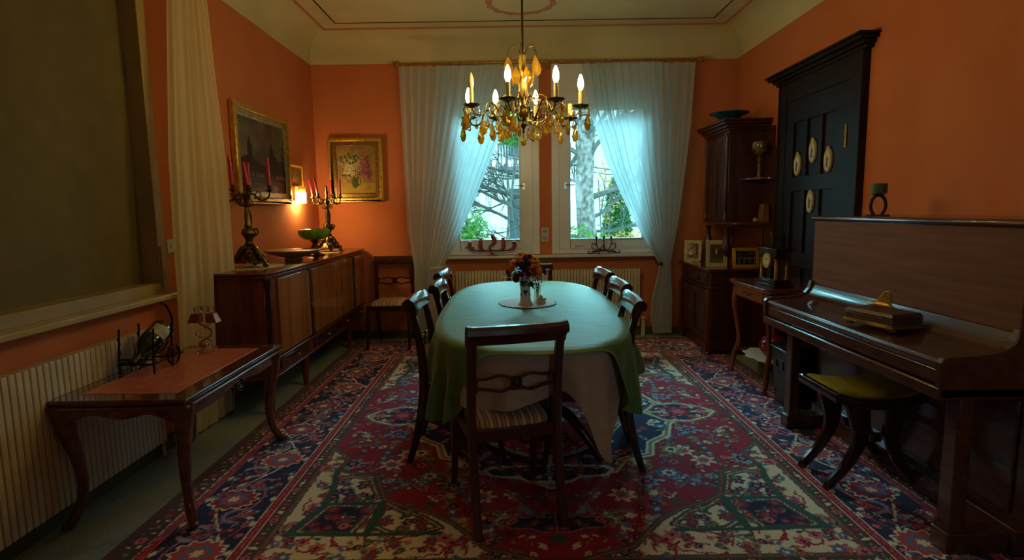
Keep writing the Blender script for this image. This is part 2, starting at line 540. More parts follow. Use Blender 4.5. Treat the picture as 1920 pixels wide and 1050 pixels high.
# left wall window with its blind
t = bpy.data.objects.new('window_3', None); C.objects.link(t); t.location = (XL, 2.7, 0.93); t['kind'] = 'structure'
b = MB()
for y0, y1 in ((L3[0], L3[0]+0.07), (L3[1]-0.07, L3[1])): b.box(XL-0.12, XL+0.015, y0, y1, 0.93, 2.78)
b.box(XL-0.12, XL+0.015, L3[0]+0.07, L3[1]-0.07, 2.70, 2.78); b.box(XL-0.12, XL+0.015, L3[0]+0.07, L3[1]-0.07, 0.93, 0.99)
b.build('window_frame', mat('ochre_window_paint', srgb(176,150,92), rough=0.4), t, world=True, bevel=0.004)
b = MB().box(XL-0.09, XL-0.085, L3[0]+0.07, L3[1]-0.07, 0.99, 2.70)
b.build('roller_blind', mat('olive_blind_fabric', srgb(120,104,60), rough=0.9, bump=0.1), t, world=True, smooth=False)
b = MB().box(XL-0.16, XL-0.155, L3[0]+0.07, L3[1]-0.07, 0.99, 2.70)
b.build('window_pane', GLASS, t, world=True, smooth=False)
b = MB().box(XL-0.29, XL-0.26, L3[0], L3[1], 0.93, 2.78)
b.build('roller_shutter', mat('closed_shutter_slats', srgb(90,84,70), rough=0.7), t, world=True, smooth=False)
b = MB().box(XL+0.015, XL+0.027, 3.298, 3.345, 0.955, 1.20); b.box(XL+0.027, XL+0.031, 3.312, 3.332, 1.02, 1.06)
b.build('strap_winder', mat('ochre_plastic', srgb(170,140,80), rough=0.4), t, world=True, bevel=0.003)
struct(MB().box(XL-0.02, XL+0.10, 1.98, 3.44, 0.90, 0.93), 'trim_8', mat('ochre_sill_paint', srgb(190,165,105), rough=0.35), bevel=0.006)

# door in the right wall: dark panelled leaf with a cornice
t = bpy.data.objects.new('door_1', None); C.objects.link(t); t.location = (XR, 4.47, 0); t['kind'] = 'structure'
b = MB(); X = XR
b.box(X-0.045, X, 3.887, 4.03, 0, 2.42); b.box(X-0.045, X, 4.93, 5.055, 0, 2.42); b.box(X-0.045, X, 4.03, 4.93, 2.24, 2.42)
b.box(X-0.055, X, 3.875, 3.892, 0, 2.42); b.box(X-0.055, X, 5.045, 5.062, 0, 2.42)
b.build('door_frame', OAKD, t, world=True, bevel=0.005)
b = MB()
for d, z0, z1 in ((0.06, 2.40, 2.425), (0.085, 2.425, 2.45), (0.12, 2.45, 2.475), (0.14, 2.475, 2.49)):
    b.box(X-d, X, 3.887-d*0.75, 5.055+d*0.75, z0, z1)
b.build('door_cornice', OAKD, t, world=True, bevel=0.004)
b = MB()
b.box(X-0.022, X, 4.03, 4.93, 0.01, 2.24)
rails = [(0.01, 0.22), (0.88, 1.0), (1.50, 1.62), (2.06, 2.24)]
for z0, z1 in rails: b.box(X-0.04, X-0.02, 4.03, 4.93, z0, z1)
for y0, y1 in ((4.03, 4.17), (4.36, 4.40), (4.58, 4.62), (4.80, 4.93)): b.box(X-0.0395, X-0.02, y0, y1, 0.01, 2.24)
b.build('door_leaf', OAKD, t, world=True, bevel=0.004)
b = MB().box(X-0.052, X-0.04, 4.87, 4.90, 0.98, 1.14); b.tube([(X-0.045, 4.885, 1.07), (X-0.09, 4.885, 1.07), (X-0.095, 4.83, 1.07), (X-0.09, 4.78, 1.068)], 0.008)
b.build('door_handle', IRON, t, world=True)
b = MB(); b.tube([(X-0.05, 4.032, 1.78), (X-0.05, 4.032, 1.94)], 0.009); b.build('hinge', BRASS, t, world=True)
b = MB(); b.tube([(X-0.05, 4.032, 0.30), (X-0.05, 4.032, 0.46)], 0.009); b.build('hinge', BRASS, t, world=True)

# ------------------------------------------------------------------ rug, knotted pattern worked out per knot
def hexrgb(r, g, b): return np.array(srgb(r, g, b)[:3])
CR, NV, CM = hexrgb(152,24,46), hexrgb(28,28,70), hexrgb(216,204,176)
BL, TG, PK = hexrgb(62,112,160), hexrgb(44,84,76), hexrgb(206,96,108)
OL, OR, BR = hexrgb(136,132,88), hexrgb(184,66,54), hexrgb(86,50,42)
WN, LB = hexrgb(104,22,40), hexrgb(120,160,180)
RUGC = (0.18, 3.70); HW, HH = 1.85, 2.23; RES = 0.006
nqx, nqy = int(HW/RES)+1, int(HH/RES)+1
gx = np.arange(nqx)*RES; gy = np.arange(nqy)*RES
QX, QY = np.meshgrid(gx, gy)
IMG = np.zeros((nqy, nqx, 3)); IMG[:] = BR
rs = np.random.RandomState(5)
JX = QX + rs.normal(0, 0.0012, QX.shape); JY = QY + rs.normal(0, 0.0012, QX.shape)
def win(x0, x1, y0, y1):
    return (slice(max(0, int(y0/RES)-1), max(0, int(y1/RES)+2)), slice(max(0, int(x0/RES)-1), max(0, int(x1/RES)+2)))
def r_rect(x0, x1, y0, y1, c):
    IMG[(JX >= x0) & (JX < x1) & (JY >= y0) & (JY < y1)] = c
def r_blob(cx, cy, r, c, pet=0, amp=0.0, rot=0.0, asp=1.0, clip=None):
    e = r*(1+amp)*max(asp, 1/asp)+0.01
    w = win(cx-e, cx+e, cy-e, cy+e)
    dx, dy = JX[w]-cx, JY[w]-cy
    ca, sa = math.cos(rot), math.sin(rot)
    u, v = (dx*ca+dy*sa), (-dx*sa+dy*ca)*asp
    rr = np.hypot(u, v); an = np.arctan2(v, u)
    lim = r*(1+amp*np.cos(pet*an)) if pet else r
    m = rr < lim
    if clip is not None: m &= clip[w]
    IMG[w][m] = c
def seg_mask(w, p, q, wd):
    dx, dy = q[0]-p[0], q[1]-p[1]; L2 = dx*dx+dy*dy+1e-12
    t = np.clip(((JX[w]-p[0])*dx+(JY[w]-p[1])*dy)/L2, 0, 1)
    return np.hypot(JX[w]-p[0]-t*dx, JY[w]-p[1]-t*dy) < wd/2
def r_line(pts, wd, c, clip=None):
    for p, q in zip(pts, pts[1:]):
        w = win(min(p[0], q[0])-wd, max(p[0], q[0])+wd, min(p[1], q[1])-wd, max(p[1], q[1])+wd)
        m = seg_mask(w, p, q, wd)
        if clip is not None: m &= clip[w]
        IMG[w][m] = c
def poly_mask(poly):
    m = np.zeros(QX.shape, bool); n = len(poly)
    for i in range(n):
        (x0, y0), (x1, y1) = poly[i], poly[(i+1) % n]
        if y0 == y1: continue
        cond = ((JY >= min(y0, y1)) & (JY < max(y0, y1)))
        m ^= cond & (JX < (x1-x0)*(JY-y0)/(y1-y0)+x0)
    return m
def r_poly(poly, c, out=None, ow=0.02, out2=None, ow2=0.008):
    m = poly_mask(poly); IMG[m] = c
    if out is not None: r_line(list(poly)+[poly[0]], ow, out)
    if out2 is not None: r_line(list(poly)+[poly[0]], ow2, out2)
    return m
def flower(cx, cy, r, kind, rot=0, clip=None):
    """small woven motif: dark outline, toothed body, bright heart"""
    pal = [(BL, CM), (CM, OR), (OL, CR), (PK, NV), (LB, CR), (NV, PK), (CM, CM), (TG, OL), (CR, BL)][kind]
    pet = [5, 7, 3, 6, 3, 5, 4, 3, 6][kind]
    asp = [1.15, 1.3, 1.9, 1.0, 2.2, 1.2, 2.0, 1.6, 1.1][kind]
    amp = rs.uniform(0.12, 0.26)
    bgc = IMG[min(nqy-1, int(cy/RES)), min(nqx-1, int(abs(cx)/RES))]
    r_blob(cx, cy, r*1.22, bgc*0.45 if bgc.sum() > 0.25 else bgc*0.6+BR*0.2, pet, amp, rot, asp, clip=clip)
    r_blob(cx, cy, r, pal[0], pet, amp, rot, asp, clip=clip)
    if r > 0.016: r_blob(cx, cy, r*0.42, pal[1], 4, 0.25, rot, 1.2, clip=clip)
def leaf_spray(cx, cy, L, c, rot, clip=None):
    for k in range(5):
        a = rot+(k-2)*0.42
        r_line([(cx, cy), (cx+L*math.cos(a)*(1-0.12*abs(k-2)), cy+L*math.sin(a)*(1-0.12*abs(k-2)))], 0.013, c, clip)
# outer guard
r_rect(0, HW-0.022, 0, HH-0.022, WN)
r_rect(0, HW-0.03, 0, HH-0.03, BR*0.9)
def run(n0, along, dist, fn):
    k = 0
    while True:
        p = n0 + k*along
        if p > HH: break
        fn('s', HW-dist, p, k)
        if p < HW-dist-0.03: fn('e', p, HH-dist, k)
        k += 1
def gmot(side, x, y, k):
    flower(x, y, 0.024, [8, 2, 3, 7][k % 4], k)
    flower(x+(0.02 if side == 's' else 0.05), y+(0.05 if side == 's' else 0.02), 0.010, [6, 0, 6, 2][k % 4], k*2)
    flower(x-(0.02 if side == 's' else 0.045), y+(0.045 if side == 's' else -0.02), 0.010, 1, k)
def band(d0, d1, c):   # d measured inwards from the rug edge
    m = (JX < HW-d0) & (JY < HH-d0) & ~((JX < HW-d1) & (JY < HH-d1)); IMG[m] = c
band(0.03, 0.13, BR*0.95); run(0.04, 0.10, 0.08, gmot)
band(0.128, 0.134, CM); band(0.134, 0.166, CR); band(0.147, 0.152, PK); band(0.166, 0.172, PK)
band(0.172, 0.51, NV)
border = (JX < HW-0.175) & (JY < HH-0.175) & ~((JX < HW-0.508) & (JY < HH-0.508))
# main border: scrolling vine, rosettes, curled leaves
mid = 0.34
def P2(side, s, off):     # along s, off = outward offset from the band's middle
    return (HW-mid+off, s) if side == 's' else (s, HH-mid+off)
for side, L in (('s', HH-mid), ('e', HW-mid)):
    for ph, c, wd, am in ((0.0, CM, 0.011, 0.085), (PI, PK, 0.009, 0.105), (PI/2, OR, 0.008, 0.13)):
        r_line([P2(side, s, am*math.sin(2*PI*s/0.88+ph)) for s in np.arange(0, L+0.02, 0.02)], wd, c, border)
    k = 0; s = 0.22
    while s < L+0.1:
        o = 0.03*(-1)**k
        x, y = P2(side, s, o)
        # curled leaves each side of the rosette
        for sg in (-1, 1):
            pts = []
            for q in np.linspace(0, 1, 14):
                a = q*4.2
                pts.append(P2(side, s+sg*(0.15+0.055*math.cos(a)), -o*2+0.062*math.sin(a)*(-1)**k))
            r_line(pts, 0.026, LB if k % 2 else BL, border); r_line(pts, 0.008, PK, border)
        r_blob(x, y, 0.112, CM, 12, 0.10, 0, 1.15 if side == 's' else 0.87, border)
        r_blob(x, y, 0.100, OR if k % 2 else CR, 12, 0.10, 0, 1.15 if side == 's' else 0.87, border)
        r_blob(x, y, 0.062, BL, 8, 0.15, 0, 1.1, border)
        r_blob(x, y, 0.044, OR, 8, 0.2, 0, 1.1, border)
        r_blob(x, y, 0.024, CM, 6, 0.2, 0, 1, border)
        k += 1; s += 0.44
    for j in range(300):
        s = rs.uniform(0, L+0.15); o = rs.uniform(-0.15, 0.15)
        ks = (s-0.22) % 0.44
        if min(ks, 0.44-ks) < 0.115 and abs(o) < 0.11: continue
        x, y = P2(side, s, o)
        flower(x, y, rs.uniform(0.010, 0.024), rs.choice([8, 3, 4, 6, 8, 3, 0, 2, 5]), rs.uniform(0, 6), border)
r_blob(HW-mid, HH-mid, 0.12, CM, 12, 0.1, clip=border); r_blob(HW-mid, HH-mid, 0.105, CR, 12, 0.1, clip=border)
r_blob(HW-mid, HH-mid, 0.06, BL, 8, 0.15, clip=border); r_blob(HW-mid, HH-mid, 0.03, CM, 6, 0.2, clip=border)
for s in np.arange(0.0, HH, 0.22):
    for q in (0.188, 0.498):
        x, y = HW-q, s
        flower(x, y, 0.022, 6, 1.57); 
        if s < HW-0.5: flower(s, HH-q, 0.022, 6, 0)
band(0.51, 0.516, CM); band(0.516, 0.552, CR); band(0.530, 0.535, PK); band(0.552, 0.557, CM)
band(0.557, 0.612, BR)
run(0.035, 0.07, 0.585, lambda sd, x, y, k: (flower(x, y, 0.019, [8, 6, 3, 7][k % 4], k+0.8), flower(x+(0 if sd == 's' else 0.035), y+(0.035 if sd == 's' else 0), 0.007, 1, 0)))
band(0.610, 0.622, TG*0.8)
FX, FY = HW-0.622, HH-0.622          # field half sizes 1.228 x 1.608
fieldm = (JX < FX) & (JY < FY)
IMG[fieldm] = CR
def f_xy(a, b_): return (FX-a, FY-b_)   # a from the side line, b from the end line
# red field scatter
for j in range(90):
    x, y = rs.uniform(0, FX-0.03), rs.uniform(0, FY-0.03)
    leaf_spray(x, y, rs.uniform(0.03, 0.06), [OL, BL, LB, TG, WN, CM][j % 6], rs.uniform(0, 6.28), fieldm)
for j in range(520):
    x, y = rs.uniform(0, FX-0.03), rs.uniform(0, FY-0.03)
    flower(x, y, rs.uniform(0.009, 0.028), rs.choice([0, 1, 2, 2, 3, 4, 4, 5, 6, 7, 7, 8]), rs.uniform(0, 6), fieldm)
for j in range(34):
    x, y = rs.uniform(0.1, FX-0.1), rs.uniform(0.1, FY-0.1)
    a = rs.uniform(0, 6); pts = [(x, y)]
    for q in range(5):
        a += rs.uniform(-0.7, 0.7); pts.append((pts[-1][0]+0.035*math.cos(a), pts[-1][1]+0.035*math.sin(a)))
    r_line(pts, 0.009, [TG, LB, OL, BL][j % 4], fieldm)
    for q in pts[::2]: flower(q[0], q[1], 0.02, [0, 6, 4, 2][j % 4], a, fieldm)
for j in range(16):                      # larger palmettes
    x, y = rs.uniform(0.15, FX-0.12), rs.uniform(0.3, FY-0.12)
    k = j % 4; c0, c1, c2 = [(BL, CM, CR), (CM, OR, BL), (OL, CM, NV), (LB, NV, PK)][k]
    r_blob(x, y, 0.055, c0, 7, 0.28, j, clip=fieldm); r_blob(x, y, 0.034, c1, 7, 0.2, j, clip=fieldm); r_blob(x, y, 0.017, c2, clip=fieldm)
# corner spandrels
sp = [f_xy(*p) for p in ((0, 0), (0, 1.08), (0.13, 0.95), (0.10, 0.80), (0.21, 0.765), (0.33, 0.73), (0.37, 0.62), (0.42, 0.49), (0.52, 0.42), (0.66, 0.36), (0.77, 0.27), (0.93, 0.07), (1.12, 0.0))]
m = r_poly(sp, CM, TG, 0.034, OR, 0.008)
def inside(mask, n, kinds, r0, r1):
    ys, xs = np.nonzero(mask)
    if len(ys) == 0: return
    for j in range(n):
        i = rs.randint(len(ys))
        flower(xs[i]*RES, ys[i]*RES, rs.uniform(r0, r1), rs.choice(kinds), rs.uniform(0, 6), mask)
inside(m, 130, [8, 8, 5, 0, 2, 7, 3], 0.010, 0.030)
for j in range(46):
    i = rs.randint(m.sum()); ys, xs = np.nonzero(m)
    x, y = xs[i]*RES, ys[i]*RES; a = rs.uniform(0, 6); pts = [(x, y)]
    for q in range(4):
        a += rs.uniform(-1, 1); pts.append((pts[-1][0]+0.03*math.cos(a), pts[-1][1]+0.03*math.sin(a)))
    r_line(pts, 0.010, CR, m)
for poly, c in (((( .15, .47), (.13, .70), (.20, .735), (.31, .69), (.345, .60), (.39, .50), (.33, .46)), CM),
                (((.10, .215), (.175, .43), (.40, .44), (.335, .20)), NV),
                (((.44, .45), (.42, .26), (.50, .20), (.62, .20), (.72, .235), (.62, .335), (.52, .38)), CM)):
    mm = r_poly([f_xy(*p) for p in poly], c, TG, 0.036, OR, 0.010)
    r_line([f_xy(*p) for p in poly]+[f_xy(*poly[0])], 0.004, CM)
    inside(mm, 26, [8, 8, 0, 7, 5] if c is CM else [8, 3, 2, 8, 0], 0.010, 0.032)
r_line([f_xy(0.10, 0.80), f_xy(0.14, 0.58), f_xy(0.15, 0.45), f_xy(0.06, 0.20)], 0.03, TG)
r_line([f_xy(0.15, 0.45), f_xy(0.42, 0.45)], 0.034, TG); r_line([f_xy(0.42, 0.46), f_xy(0.41, 0.19)], 0.04, TG)
r_line([f_xy(0.41, 0.19), f_xy(0.72, 0.19)], 0.026, TG); r_line([f_xy(0.06, 0.20), f_xy(0.41, 0.19)], 0.03, TG)
# central medallion with pendants
md = [(0, 1.02), (0.10, 0.94), (0.16, 0.84), (0.34, 0.86), (0.42, 0.72), (0.58, 0.66), (0.62, 0.50), (0.74, 0.40), (0.80, 0.22), (0.86, 0.10), (0.86, 0), (0, 0)]
mm = r_poly(md, NV, CM, 0.05, OL, 0.018); inside(mm, 60, [8, 3, 1, 0, 2, 4], 0.016, 0.04)
md2 = [(0, 0.70), (0.16, 0.62), (0.30, 0.50), (0.42, 0.34), (0.52, 0.14), (0.54, 0), (0, 0)]
mm = r_poly(md2, CR, CM, 0.03, TG, 0.012); inside(mm, 46, [0, 1, 2, 3, 5, 6, 4], 0.014, 0.036)
r_blob(0, 0, 0.22, BL, 8, 0.15); r_blob(0, 0, 0.18, CM, 8, 0.15); r_blob(0, 0, 0.11, NV, 8, 0.15); r_blob(0, 0, 0.05, OR, 6, 0.2)
pd = [(0.70, 0), (0.80, 0.15), (0.96, 0.17), (1.10, 0.09), (1.17, 0)]
mm = r_poly(pd, NV, OL, 0.04, CM, 0.012); inside(mm, 22, [8, 1, 3, 6], 0.012, 0.026); r_blob(0.93, 0, 0.075, CR, 6, 0.15); r_blob(0.93, 0, 0.04, PK, 5, 0.2)
pd = [(0, 0.78), (0.30, 0.80), (0.34, 0.84), (0.30, 0.90), (0.16, 0.92), (0.10, 0.97), (0, 0.97)]
mm = r_poly(pd, NV, CM, 0.022); inside(mm, 12, [8, 3, 1, 0], 0.012, 0.024)
pd = [(0, 1.27), (0.07, 1.27), (0.12, 1.30), (0.20, 1.30), (0.25, 1.345), (0.20, 1.39), (0.12, 1.39), (0.07, 1.42), (0, 1.42)]
mm = r_poly(pd, NV, TG, 0.018, PK, 0.006); inside(mm, 10, [8, 3, 2], 0.012, 0.024)
IMG *= rs.normal(1.0, 0.06, IMG.shape[:2])[..., None]
IMG = np.clip(IMG*1.35, 0, 1)
full = np.concatenate([IMG[:, ::-1][:, :-1], IMG], axis=1)
full = np.concatenate([full[::-1][:-1], full], axis=0)
ny, nx = full.shape[:2]

def colour_grid(name, img, w, h, mat_, plane='xy', thick=0.008, parent=None):
    """a slab whose front is a fine grid coloured per vertex from an array made above"""
    ny, nx = img.shape[:2]
    xs = np.linspace(-w/2, w/2, nx); ys = np.linspace(-h/2, h/2, ny)
    X_, Y_ = np.meshgrid(xs, ys)
    N = nx*ny
    co = np.zeros((N+4, 3))
    if plane == 'xy':
        co[:N, 0] = X_.ravel(); co[:N, 1] = Y_.ravel(); co[:N, 2] = thick
        co[N:] = [(-w/2, -h/2, 0), (w/2, -h/2, 0), (w/2, h/2, 0), (-w/2, h/2, 0)]
    else:          # xz, facing -Y
        co[:N, 0] = X_.ravel(); co[:N, 2] = Y_.ravel(); co[:N, 1] = -thick
        co[N:] = [(-w/2, 0, -h/2), (w/2, 0, -h/2), (w/2, 0, h/2), (-w/2, 0, h/2)]
    i = np.arange(N).reshape(ny, nx)
    q = np.stack([i[:-1, :-1], i[:-1, 1:], i[1:, 1:], i[1:, :-1]], -1).reshape(-1, 4)
    c00, c10, c11, c01 = i[0, 0], i[0, -1], i[-1, -1], i[-1, 0]
    ex = np.array([[N, N+1, c10, c00], [N+1, N+2, c11, c10], [N+2, N+3, c01, c11], [N+3, N, c00, c01], [N+3, N+2, N+1, N]])
    q = np.concatenate([q, ex])
    me = bpy.data.meshes.new(name)
    me.vertices.add(N+4); me.vertices.foreach_set('co', co.ravel())
    me.loops.add(q.size); me.loops.foreach_set('vertex_index', q.ravel().astype(np.int32))
    me.polygons.add(len(q)); me.polygons.foreach_set('loop_start', (np.arange(len(q))*4).astype(np.int32))
    me.polygons.foreach_set('loop_total', np.full(len(q), 4, np.int32))
    me.update(calc_edges=True)
    at = me.color_attributes.new('Col', 'FLOAT_COLOR', 'POINT')
    cc = np.ones((N+4, 4), np.float32); cc[:N, :3] = img.reshape(-1, 3); cc[N:, :3] = img.mean(axis=(0, 1))
    at.data.foreach_set('color', cc.ravel())
    me.materials.append(mat_)
    o = bpy.data.objects.new(name, me); C.objects.link(o)
    if parent is not None: o.parent = parent
    return o
rug = colour_grid('oriental_rug', full, HW*2, HH*2, WOOL, 'xy', 0.010)
rug.location = (RUGC[0], RUGC[1], 0)
tag(rug, 'large red and navy hand-knotted oriental rug covering most of the floor under the dining table', 'rug')
RZ = 0.010    # walking surface of the rug

# ------------------------------------------------------------------ radiators
def radiator(name, label, x0, x1, y0, y1, z0, z1, along='x'):
    t = thing(name, label, 'radiator', ((x0+x1)/2, (y0+y1)/2, z0))
    b = MB()
    L0, L1 = (x0, x1) if along == 'x' else (y0, y1)
    n = int(round((L1-L0)/0.034)); p = (L1-L0)/n
    for k in range(n):
        a, c = L0+k*p+0.003, L0+(k+1)*p-0.003
        if along == 'x': b.box(a, c, y0, y1, z0, z1)
        else: b.box(x0, x1, a, c, z0, z1)
    if along == 'x':
        b.box(x0+0.01, x1-0.01, y0+0.02, y1-0.01, z0+0.02, z0+0.07); b.box(x0+0.01, x1-0.01, y0+0.02, y1-0.01, z1-0.08, z1-0.02)
    else:
        b.box(x0+0.01, x1-0.02, y0+0.01, y1-0.01, z0+0.02, z0+0.07); b.box(x0+0.01, x1-0.02, y0+0.01, y1-0.01, z1-0.08, z1-0.02)
    b.build('radiator_body', RADM, t, world=True, bevel=0.004)
    return t
rd = radiator('radiator', 'long cream ribbed radiator on the back wall below the two windows', -0.607, 1.378, 6.035, 6.115, 0.12, 0.74)
b = MB(); b.tube([(-0.607, 6.075, 0.70), (-0.66, 6.075, 0.70)], 0.012); b.lathe([(0.018, -0.70), (0.026, -0.69), (0.026, -0.66), (0.018, -0.655)], 14, (0, 6.075, 0.70), ax='x')
b.build('thermostat_valve', mat('valve_plastic', srgb(205,195,180), rough=0.4), rd, world=True)
b = MB(); b.tube([(1.378, 6.075, 0.68), (1.42, 6.075, 0.68)], 0.010); b.build('bleed_screw', CHROME, rd, world=True)
b = MB(); b.tube([(-0.63, 6.09, 0.69), (-0.63, 6.09, 0.0)], 0.010); b.build('pipe', RADM, rd, world=True)
b = MB(); b.box(1.40, 1.44, 6.05, 6.10, 0.0, 0.19); b.ball((1.42, 6.06, 0.20), (0.035, 0.03, 0.018)); b.build('floor_bracket', RADM, rd, world=True, bevel=0.004)
rd2 = radiator('radiator', 'cream ribbed radiator on the left wall behind the low table', -2.05, -1.99, 1.9, 3.12, 0.10, 0.76, 'y')
b = MB(); b.tube([(-2.03, 3.14, 0.70), (-2.03, 3.14, 0.0)], 0.010); b.tube([(-2.03, 3.12, 0.70), (-2.03, 3.14, 0.70)], 0.010); b.build('pipe', RADM, rd2, world=True)

# socket and switch
def plate(name, label, cat, loc, rz, n):
    t = thing(name, label, cat, loc, rz)
    MB().box(-0.04, 0.04, -0.009, 0, 0, 0.075*n).build('cover_plate', mat('ivory_plastic', srgb(215,208,190), rough=0.35), t, bevel=0.003)
    return t
t = plate('power_socket', 'double wall socket on the orange strip between the windows', 'socket', (0.364, YB, 1.037), 0, 2)
for k in range(2):
    b = MB(); b.lathe([(0.0, -0.010), (0.022, -0.010), (0.024, -0.012), (0.026, -0.010), (0.026, -0.006)], 24, (0, 0, 0.038+0.075*k), ax='y')
    s = b.build('socket_well', mat('socket_insert', srgb(180,172,155), rough=0.4), t)
    b = MB(); b.lathe([(0.003, -0.014), (0.003, -0.006)], 8, (-0.009, 0, 0.038+0.075*k), ax='y'); b.lathe([(0.003, -0.014), (0.003, -0.006)], 8, (0.009, 0, 0.038+0.075*k), ax='y')
    b.build('pin_hole', IRON, s)
t = plate('light_switch', 'ivory rocker light switch on the orange wall left of the side curtain', 'switch', (XL, 3.436, 1.155), R(90), 1.1)
MB().box(-0.014, 0.014, -0.016, -0.009, 0.028, 0.058).build('rocker', mat('white_plastic', srgb(230,225,212), rough=0.3), t, bevel=0.003)

# ------------------------------------------------------------------ curtains
def curtain_surface(edge_l, edge_r, z0, z1, yfn, amp, folds, seed, nu=260, nv=90, axis='x'):
    rnd = random.Random(seed)
    ph = [rnd.uniform(0, 6.28) for _ in range(6)]
    def fn(u, v):
        z = z1 + (z0-z1)*v
        a, c = lerp(edge_l, -z), lerp(edge_r, -z)
        w = abs(c-a)
        uu = u + 0.012*math.sin(7*u*PI+ph[0]) + 0.006*math.sin(15*u+ph[1])
        uu = min(max(uu, 0), 1) if 0 < u < 1 else u
        s = a + (c-a)*uu
        am = amp*min(1.0, 0.35+0.65*w/1.1)*(0.7+0.3*math.sin(3.1*u*PI+ph[2]))
        y = yfn(z, u) + am*math.sin(2*PI*folds*u + 0.9*math.sin(2.2*v*PI*0.5+ph[3]+4*u)) + 0.18*am*math.sin(2*PI*folds*2.3*u+ph[4])
        z += 0.004*math.sin(2*PI*folds*u) if v == 1 else 0
        return (s, y, z) if axis == 'x' else (y, s, z)
    return MB().grid(fn, nu, nv)
# table keys are -z so they ascend downwards
t = thing('sheer_curtain', 'white sheer curtain at the left window, drawn to the left and tied back', 'curtain', (-0.9, 5.97, 0.04), group='window curtains')
eL = [(-2.84, -1.115), (-1.9, -1.10), (-1.2, -1.085), (-0.8, -1.03), (-0.45, -1.035), (-0.05, -1.02)]
eR = [(-2.84, 0.17), (-2.5, 0.06), (-2.1, -0.12), (-1.7, -0.29), (-1.35, -0.44), (-1.0, -0.61), (-0.80, -0.72), (-0.6, -0.745), (-0.05, -0.74)]
def sag(z, u):
    return 5.955
curtain_surface(eL, eR, 0.05, 2.84, sag, 0.020, 15, 1).build('curtain_panel', SHEER, t, world=True, norm=False, angle=180)
b = MB(); b.tube([(-0.71, 6.13, 0.80), (-0.70, 6.0, 0.80)], 0.006); b.tube(spline([(-0.70, 6.0, 0.80), (-0.72, 5.915, 0.795), (-0.80, 5.91, 0.79), (-0.86, 5.93, 0.79)]), 0.006, flat=0.4)
b.build('tieback', LACE, t, world=True)
t = thing('sheer_curtain', 'white sheer curtain at the right window, drawn to the right and tied back', 'curtain', (1.6, 5.97, 0.04), group='window curtains')
eR = [(-2.84, 1.885), (-2.2, 1.85), (-1.9, 1.82), (-1.3, 1.755), (-0.9, 1.69), (-0.8, 1.675), (-0.4, 1.70), (-0.05, 1.70)]
eL = [(-2.84, 0.735), (-2.35, 0.83), (-1.85, 1.0), (-1.35, 1.23), (-1.0, 1.43), (-0.80, 1.555), (-0.70, 1.545), (-0.45, 1.48), (-0.25, 1.47), (-0.05, 1.50)]
curtain_surface(eL, eR, 0.05, 2.84, sag, 0.020, 14, 2).build('curtain_panel', SHEER, t, world=True, norm=False, angle=180)
b = MB(); b.tube([(1.56, 6.13, 0.80), (1.56, 5.92, 0.80)], 0.006); b.lathe([(0.0, -0.012), (0.02, -0.008), (0.02, 0.004), (0, 0.006)], 16, (1.56, 5.905, 0.80), ax='y')
b.build('tieback', BRONZE, t, world=True)
t = thing('side_curtain', 'cream sheer curtain hanging at the left wall in front of the sideboard end', 'curtain', (-1.9, 3.6, 0.03))
eL = [(-2.85, 3.42), (-1.7, 3.28), (-1.05, 3.24), (-0.6, 3.24), (-0.04, 3.27)]
eR = [(-2.85, 3.76), (-2.3, 3.80), (-1.7, 3.87), (-1.0, 3.885), (-0.4, 3.86), (-0.04, 3.84)]
curtain_surface(eL, eR, 0.03, 2.85, lambda z, u: -1.925+0.02*u-0.05*max(0, 1-z), 0.024, 6, 3, nu=140, axis='y').build('curtain_panel', SHEERY, t, world=True, norm=False, angle=180)
t2 = thing('curtain_rod', 'thin brass curtain rod high on the left wall', 'curtain rod', (-1.95, 2.8, 2.87))
b = MB().tube([(-1.93, 1.6, 2.87), (-1.93, 3.86, 2.87)], 0.011, 10).ball((-1.93, 3.88, 2.87), 0.022); b.build('rod', BRASS, t2, world=True)
b = MB().tube([(-1.93, 3.4, 2.87), (-2.065, 3.4, 2.87)], 0.008); b.build('bracket', BRASS, t2, world=True)

t = thing('curtain_rod', 'brass curtain rod with rings across the top of both back windows', 'curtain rod', (0.38, 5.97, 2.868))
b = MB()
b.tube([(-1.13, 5.965, 2.867), (1.92, 5.965, 2.872)], 0.0095, 10)
b.build('rod', BRASS, t, world=True)
for x in (-1.15, 1.94):
    b = MB().lathe([(0, -0.035), (0.02, -0.03), (0.026, -0.01), (0.016, 0.0), (0.028, 0.012), (0.03, 0.03), (0.018, 0.042), (0, 0.045)], 14, (x, 5.965, 2.868), ax='x')
    b.build('finial', BRASS, t, world=True)
for x in (-1.06, 0.385, 1.85):
    b = MB().tube([(x, 5.965, 2.868), (x, 6.139, 2.868)], 0.007).lathe([(0.022, 0), (0.022, 0.01)], 14, (x, 6.128, 2.868), ax='y')
    b.ball((x, 5.955, 2.862), 0.018)
    b.build('bracket', BRASS, t, world=True)
b = MB().lathe([(0.0, -0.06), (0.016, -0.05), (0.012, -0.03), (0.022, -0.02), (0.020, 0.0), (0.008, 0.01)], 12, (0.40, 5.96, 2.85)); b.build('hanging_finial', BRASS, t, world=True)
xs = [-1.09+1.2*k/20 for k in range(21)] + [0.76+1.11*k/20 for k in range(21)]
rm = MB()
ring_me = None
for k, x in enumerate(xs):
    if ring_me is None:
        b = MB().tube([(0, 0.016*math.cos(a*PI/8), -0.006+0.017*math.sin(a*PI/8)) for a in range(17)], 0.0022, 5).tube([(0, 0, -0.023), (0, -0.004, -0.035)], 0.002, 4)
        r0 = b.build('curtain_ring', BRASS, t); ring_me = r0
    else:
        r0 = ring_me.copy(); C.objects.link(r0)
    r0.location = (x-0.38, -0.005, 0); r0.rotation_euler = (0, 0, 0.3*math.sin(k*2.3))

